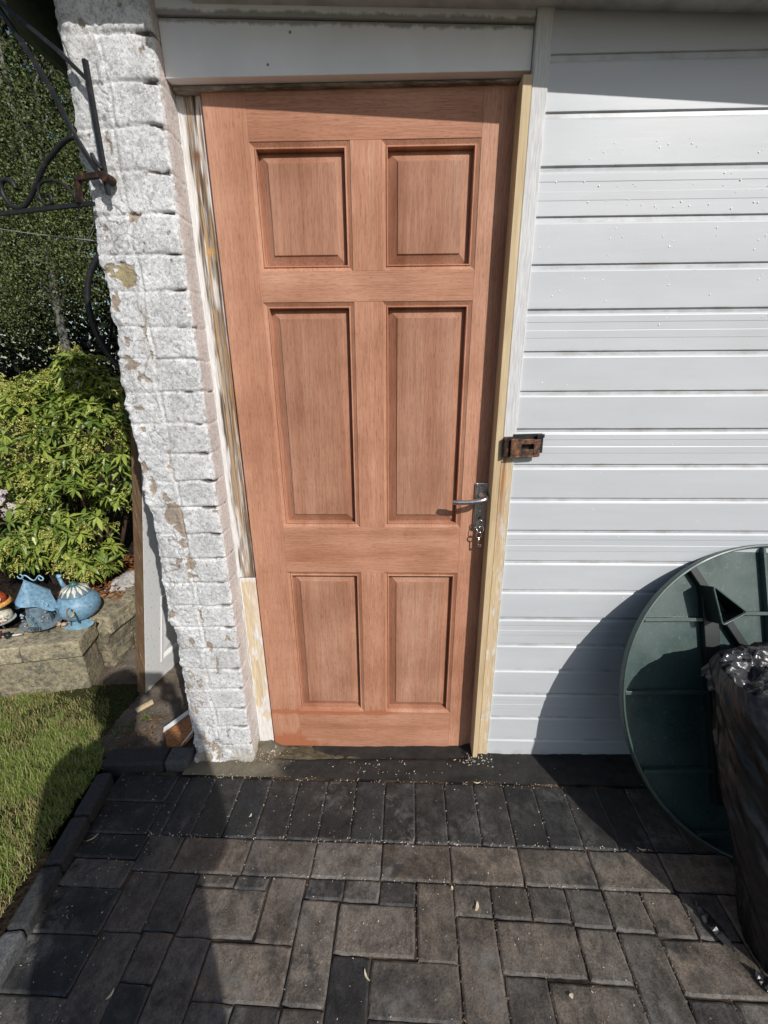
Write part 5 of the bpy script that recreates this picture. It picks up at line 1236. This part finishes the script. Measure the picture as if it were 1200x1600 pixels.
# wood chips and shavings -------------------------------------------
def chips():
    mb = MB(); rnd = random.Random(9)
    def chip(x, y, s_, col, h=0.002, el=None):
        a = rnd.uniform(0, PI); l_ = s_*rnd.uniform(.6, 1.6) if el is None else el; w_ = s_*rnd.uniform(.3, .6); d = Vector((math.cos(a), math.sin(a), rnd.uniform(-.15, .15))); q = Vector((-math.sin(a), math.cos(a), rnd.uniform(-.2, .2)))
        c = Vector((x, y, gz(x)+h+s_*.2)); th = Vector((0, 0, s_*.18))
        v = [c-d*l_-q*w_, c+d*l_-q*w_*.6, c+d*l_*.8+q*w_, c-d*l_*.9+q*w_*.8]; mb.add([p_+th for p_ in v]+[p_-th for p_ in v], [(0, 1, 2, 3), (7, 6, 5, 4), (0, 4, 5, 1), (1, 5, 6, 2), (2, 6, 7, 3), (3, 7, 4, 0)], col)
    cols = [(.62, .55, .40), (.70, .66, .55), (.50, .40, .25), (.75, .74, .70)]
    def at(i, j): p_ = G(i, j); return p_[0], p_[1]
    for k in range(150): x, y = at(rnd.uniform(-4, 9), rnd.gauss(0, .05)); chip(x, y, rnd.uniform(.0008, .002), rnd.choice(cols))
    for k in range(150): x, y = at(rnd.uniform(-5, 11), 2+rnd.gauss(0, .045)); chip(x, y, rnd.uniform(.0008, .0022), rnd.choice(cols))
    for k in range(120): x, y = at(rnd.randint(-4, 9)+rnd.gauss(0, .03), rnd.uniform(0, 2)); chip(x, y, rnd.uniform(.0008, .002), rnd.choice(cols))
    for k in range(70): x, y = at(rnd.uniform(-5, 11), 3+rnd.gauss(0, .05)); chip(x, y, rnd.uniform(.0008, .0018), rnd.choice(cols))
    for k in range(420): x, y = at(rnd.randint(4, 13)+rnd.gauss(0, .025), rnd.uniform(2.9, 6)); chip(x, y, rnd.uniform(.0008, .002), rnd.choice([(.28, .19, .11), (.36, .26, .16), (.18, .12, .07)]), -.001)
    for k in range(260): x, y = at(rnd.gauss(3, 4), rnd.uniform(-.9, 6)); chip(x, y, rnd.uniform(.0006, .0017), rnd.choice(cols))
    for k in range(36): x = rnd.gauss(.42, .10); y = rnd.uniform(-.135, -.075); chip(x, y, rnd.uniform(.0012, .0022), (.75, .73, .68), .004)
    for k in range(60): x = rnd.gauss(.74, .03); y = rnd.gauss(-.075, .012); chip(x, y, rnd.uniform(.001, .003), rnd.choice(cols), .006)
    for k in range(70): x = rnd.gauss(-.02, .035); y = rnd.gauss(-.055, .02); chip(x, y, rnd.uniform(.001, .0035), rnd.choice(cols), .012)
    for k in range(160): x, y = at(rnd.uniform(-6.5, -3.8), rnd.uniform(-.3, 6)); chip(x, y, rnd.uniform(.0006, .0018), rnd.choice(cols))
    for k in range(90): x = rnd.uniform(-.9, -.3); y = rnd.uniform(-.03, .5); chip(x, y, rnd.uniform(.001, .003), (.45, .40, .34), .016)
    o = mb.build('wood_chips', MAT['chip']); tag(o, 'tiny pale wood chips scattered along the paving joints', 'wood chips', kind='stuff')
    # larger shavings: things
    big = [((5.6, 3.55), .011, .004, 1.2, 'pale wedge shaped shaving beside the joint right of centre'), ((2.78, 5.0), .012, .0022, -1.0, 'thin curled white shaving on the paving below the door'), ((6.15, .0), .012, .002, .05, 'long thin white splinter on the joint near the cladding'), ((-6.0, 2.2), .016, .0012, .8, 'thin straw coloured splinter on the dark paving at the left'), ((-1.3, 1.35), .006, .0024, 1.2, 'small cream shaving on the soldier course below the pier'), ((4.98, 3.15), .005, .003, 1.4, 'small tan wood block flake on the joint below the door'), ((7.45, 5.15), .005, .004, .3, 'pale square wood flake on the paving at lower right'), ((-3.1, 5.55), .010, .0024, 1.2, 'pale sliver at the bottom of the shaded paving'), ((10.6, 1.98), .012, .0018, -.2, 'pale splinter in the shadow of the green table top')]
    for (ij, l_, w_, a, lab) in big:
        x, y = at(*ij); mb = MB(); d = Vector((math.cos(a), math.sin(a), 0)); q = Vector((-d.y, d.x, 0)); c = Vector((x, y, gz(x)+.003)); n = 6; v = []
        for k in range(n+1):
            t_ = k/n*2-1; ww = w_*(1-.75*abs(t_)**2); pz = c+d*l_*t_+q*(.25*l_*t_*t_)+Vector((0, 0, .002*abs(t_))); v += [pz-q*ww, pz+q*ww, pz+q*ww+Vector((0, 0, .0012)), pz-q*ww+Vector((0, 0, .0012))]
        f = []
        for k in range(n):
            for e in range(4): f.append((k*4+e, k*4+(e+1) % 4, (k+1)*4+(e+1) % 4, (k+1)*4+e))
        f += [(3, 2, 1, 0), (n*4, n*4+1, n*4+2, n*4+3)]
        o = mb.add(v, f, (.66, .58, .42)).build('wood_shaving', MAT['chip']); tag(o, lab, 'wood shaving', 'larger wood shavings on the paving')
chips()
# a few blades of grass at the edge of the soil
def weeds():
    P = []; A = []
    for (x, y) in ((-.60, .06), (-.63, .03), (-.56, .11)):
        for k in range(14): P.append((x+rng.normal()*.006, y+rng.normal()*.006, gz(x)+.014)); A.append((rng.normal()*.6, rng.normal()*.6, 1.))
    n = len(P); o = leaf_cloud('weeds', None, np.array(P), np.array(A), rng.uniform(.02, .045, n), rng.uniform(.002, .004, n), np.tile([.12, .18, .05], (n, 1)), MAT['grass']); tag(o, 'few grass blades sprouting from the bare soil', 'weeds', kind='stuff')
weeds()

# ------------------------------------------------------------------ the photographer, standing behind the camera (casts the shadow at lower left)
def person():
    root = thing('person', 'person in dark jacket and trousers holding up a phone', 'person', (.56, -1.74, gz(.56)))
    bx, by = .56, -1.74; g0 = gz(bx)
    J = {'pelvis': (0, 0, .90, .19), 'belly': (0, .0, 1.06, .18), 'chest': (0, .01, 1.26, .18), 'neckb': (0, .02, 1.40, .085), 'neck': (0, .03, 1.46, .055), 'head': (0, .05, 1.55, .085), 'head2': (0, .05, 1.62, .088), 'crown': (0, .045, 1.68, .05)}
    V = []; R_ = []; E = []
    def add(n, q, r_, par=None): V.append((bx+q[0], by+q[1], g0+q[2])); R_.append(r_); i = len(V)-1; (E.append((par, i)) if par is not None else None); return i
    ids = {}; prev = None
    for k, (x, y, z, r_) in J.items(): prev = add(k, (x, y, z), r_, prev); ids[k] = prev
    for s_ in (-1, 1):
        a = add('', (s_*.15, .02, 1.36), .075, ids['chest']); a = add('', (s_*.20, .02, 1.33), .062, a); a = add('', (s_*.235, .04, 1.08), .055, a); a = add('', (s_*.225, .12, 1.09), .048, a)
        a = add('', (s_*.14-.04, .30, 1.25), .036, a); a = add('', (s_*.10-.06, .35, 1.30), .028, a)
        h = add('', (s_*.09-.07, .375, 1.335), .030, a)
        b = add('', (s_*.10, 0, .84), .12, ids['pelvis']); b = add('', (s_*.105, .0, .64), .10, b); b = add('', (s_*.11, .015, .47), .075, b); b = add('', (s_*.11, -.005, .28), .056, b); b = add('', (s_*.11, -.02, .09), .040, b)
        b = add('', (s_*.115, .03, .035), .042, b); b = add('', (s_*.12, .15, .03), .034, b)
    me = bpy.data.meshes.new('body'); me.from_pydata([tuple(Vector(v)-Vector(root.location)) for v in V], E, [])
    o = bpy.data.objects.new('body', me); C.objects.link(o); o.parent = root
    md = o.modifiers.new('s', 'SKIN'); md.use_smooth_shade = True
    for k, sv in enumerate(me.skin_vertices[0].data if me.skin_vertices else []): sv.radius = (R_[k], R_[k]*.8 if k < 3 else R_[k])
    if not me.skin_vertices:
        bpy.context.view_layer.objects.active = o
    for k, sv in enumerate(me.skin_vertices[0].data): sv.radius = (R_[k], R_[k]*.8 if k < 3 else R_[k]); sv.use_root = (k == 0)
    o.modifiers.new('d', 'SUBSURF').render_levels = 2
    t = MT('body_cover', .8, .2); gm = t.n('ShaderNodeNewGeometry'); sp = t.n('ShaderNodeSeparateXYZ'); t.l(gm.outputs['Position'], sp.inputs[0])
    f = t.noise(t.coords(), 30, 4); c = t.mix((.03, .035, .05), (.045, .05, .06), t.ramp(t.math('SUBTRACT', sp.outputs[2], .45), [(.44, 0.), (.46, 1.)])); c = t.mix(c, (.52, .32, .23), t.ramp(t.math('SUBTRACT', sp.outputs[2], 1.0), [(.47, 0.), (.475, 1.)])); t.color(c).bump(f, .4, .006)
    me.materials.append(t.m)
    # fingers and phone
    px = bx-.07
    for s_ in (-1, 1):
        mb = MB()
        for k in range(4):
            a = Vector((px+s_*.09, by+.385, g0+1.315+.017*k)); mb.tube([a, a+Vector((-s_*.025, .018, .008)), a+Vector((-s_*.052, .014, .010)), a+Vector((-s_*.062, -.002, .010))], [.009, .0085, .008, .006], 8)
        a = Vector((px+s_*.085, by+.365, g0+1.315)); mb.tube([a, a+Vector((-s_*.02, -.012, .022)), a+Vector((-s_*.045, -.008, .030))], [.011, .010, .008], 8)
        mb.build('fingers', MAT['skin'], root, smooth=True)
    mb = MB(); mb.lathe([(.02, 1.725), (.07, 1.705), (.095, 1.66), (.098, 1.60), (.085, 1.56)], (bx, by+.035, g0), 24, None, None, (.92, 1.08)); mb.build('hair', plain('hair', (.05, .035, .025), .7, .3), root, smooth=True)
    mb = MB(); e = Vector((bx, by+.135, g0)); 
    mb.lathe([(.002, -.022), (.012, -.016), (.010, 0), (.005, .022)], e+Vector((0, .003, 1.575)), 10); mb.build('nose', MAT['skin'], root, smooth=True)
    for s_ in (-1, 1): mb = MB(); mb.lathe([(.002, -.028), (.012, -.015), (.016, .01), (.008, .028)], Vector((bx+s_*.082, by+.045, g0+1.585)), 10, None, None, (.5, 1)); mb.build('ear', MAT['skin'], root, smooth=True)
    ph = thing('phone', 'black phone held up by the person', 'phone', (CAM.x, CAM.y-.03, CAM.z))
    MB().box((CAM.x-.075, CAM.y-.035, CAM.z-.04), (CAM.x+.03, CAM.y-.027, CAM.z+.035), .002).build('phone_body', plain('phone_black', (.02, .02, .022), .3, .5), ph)
person()
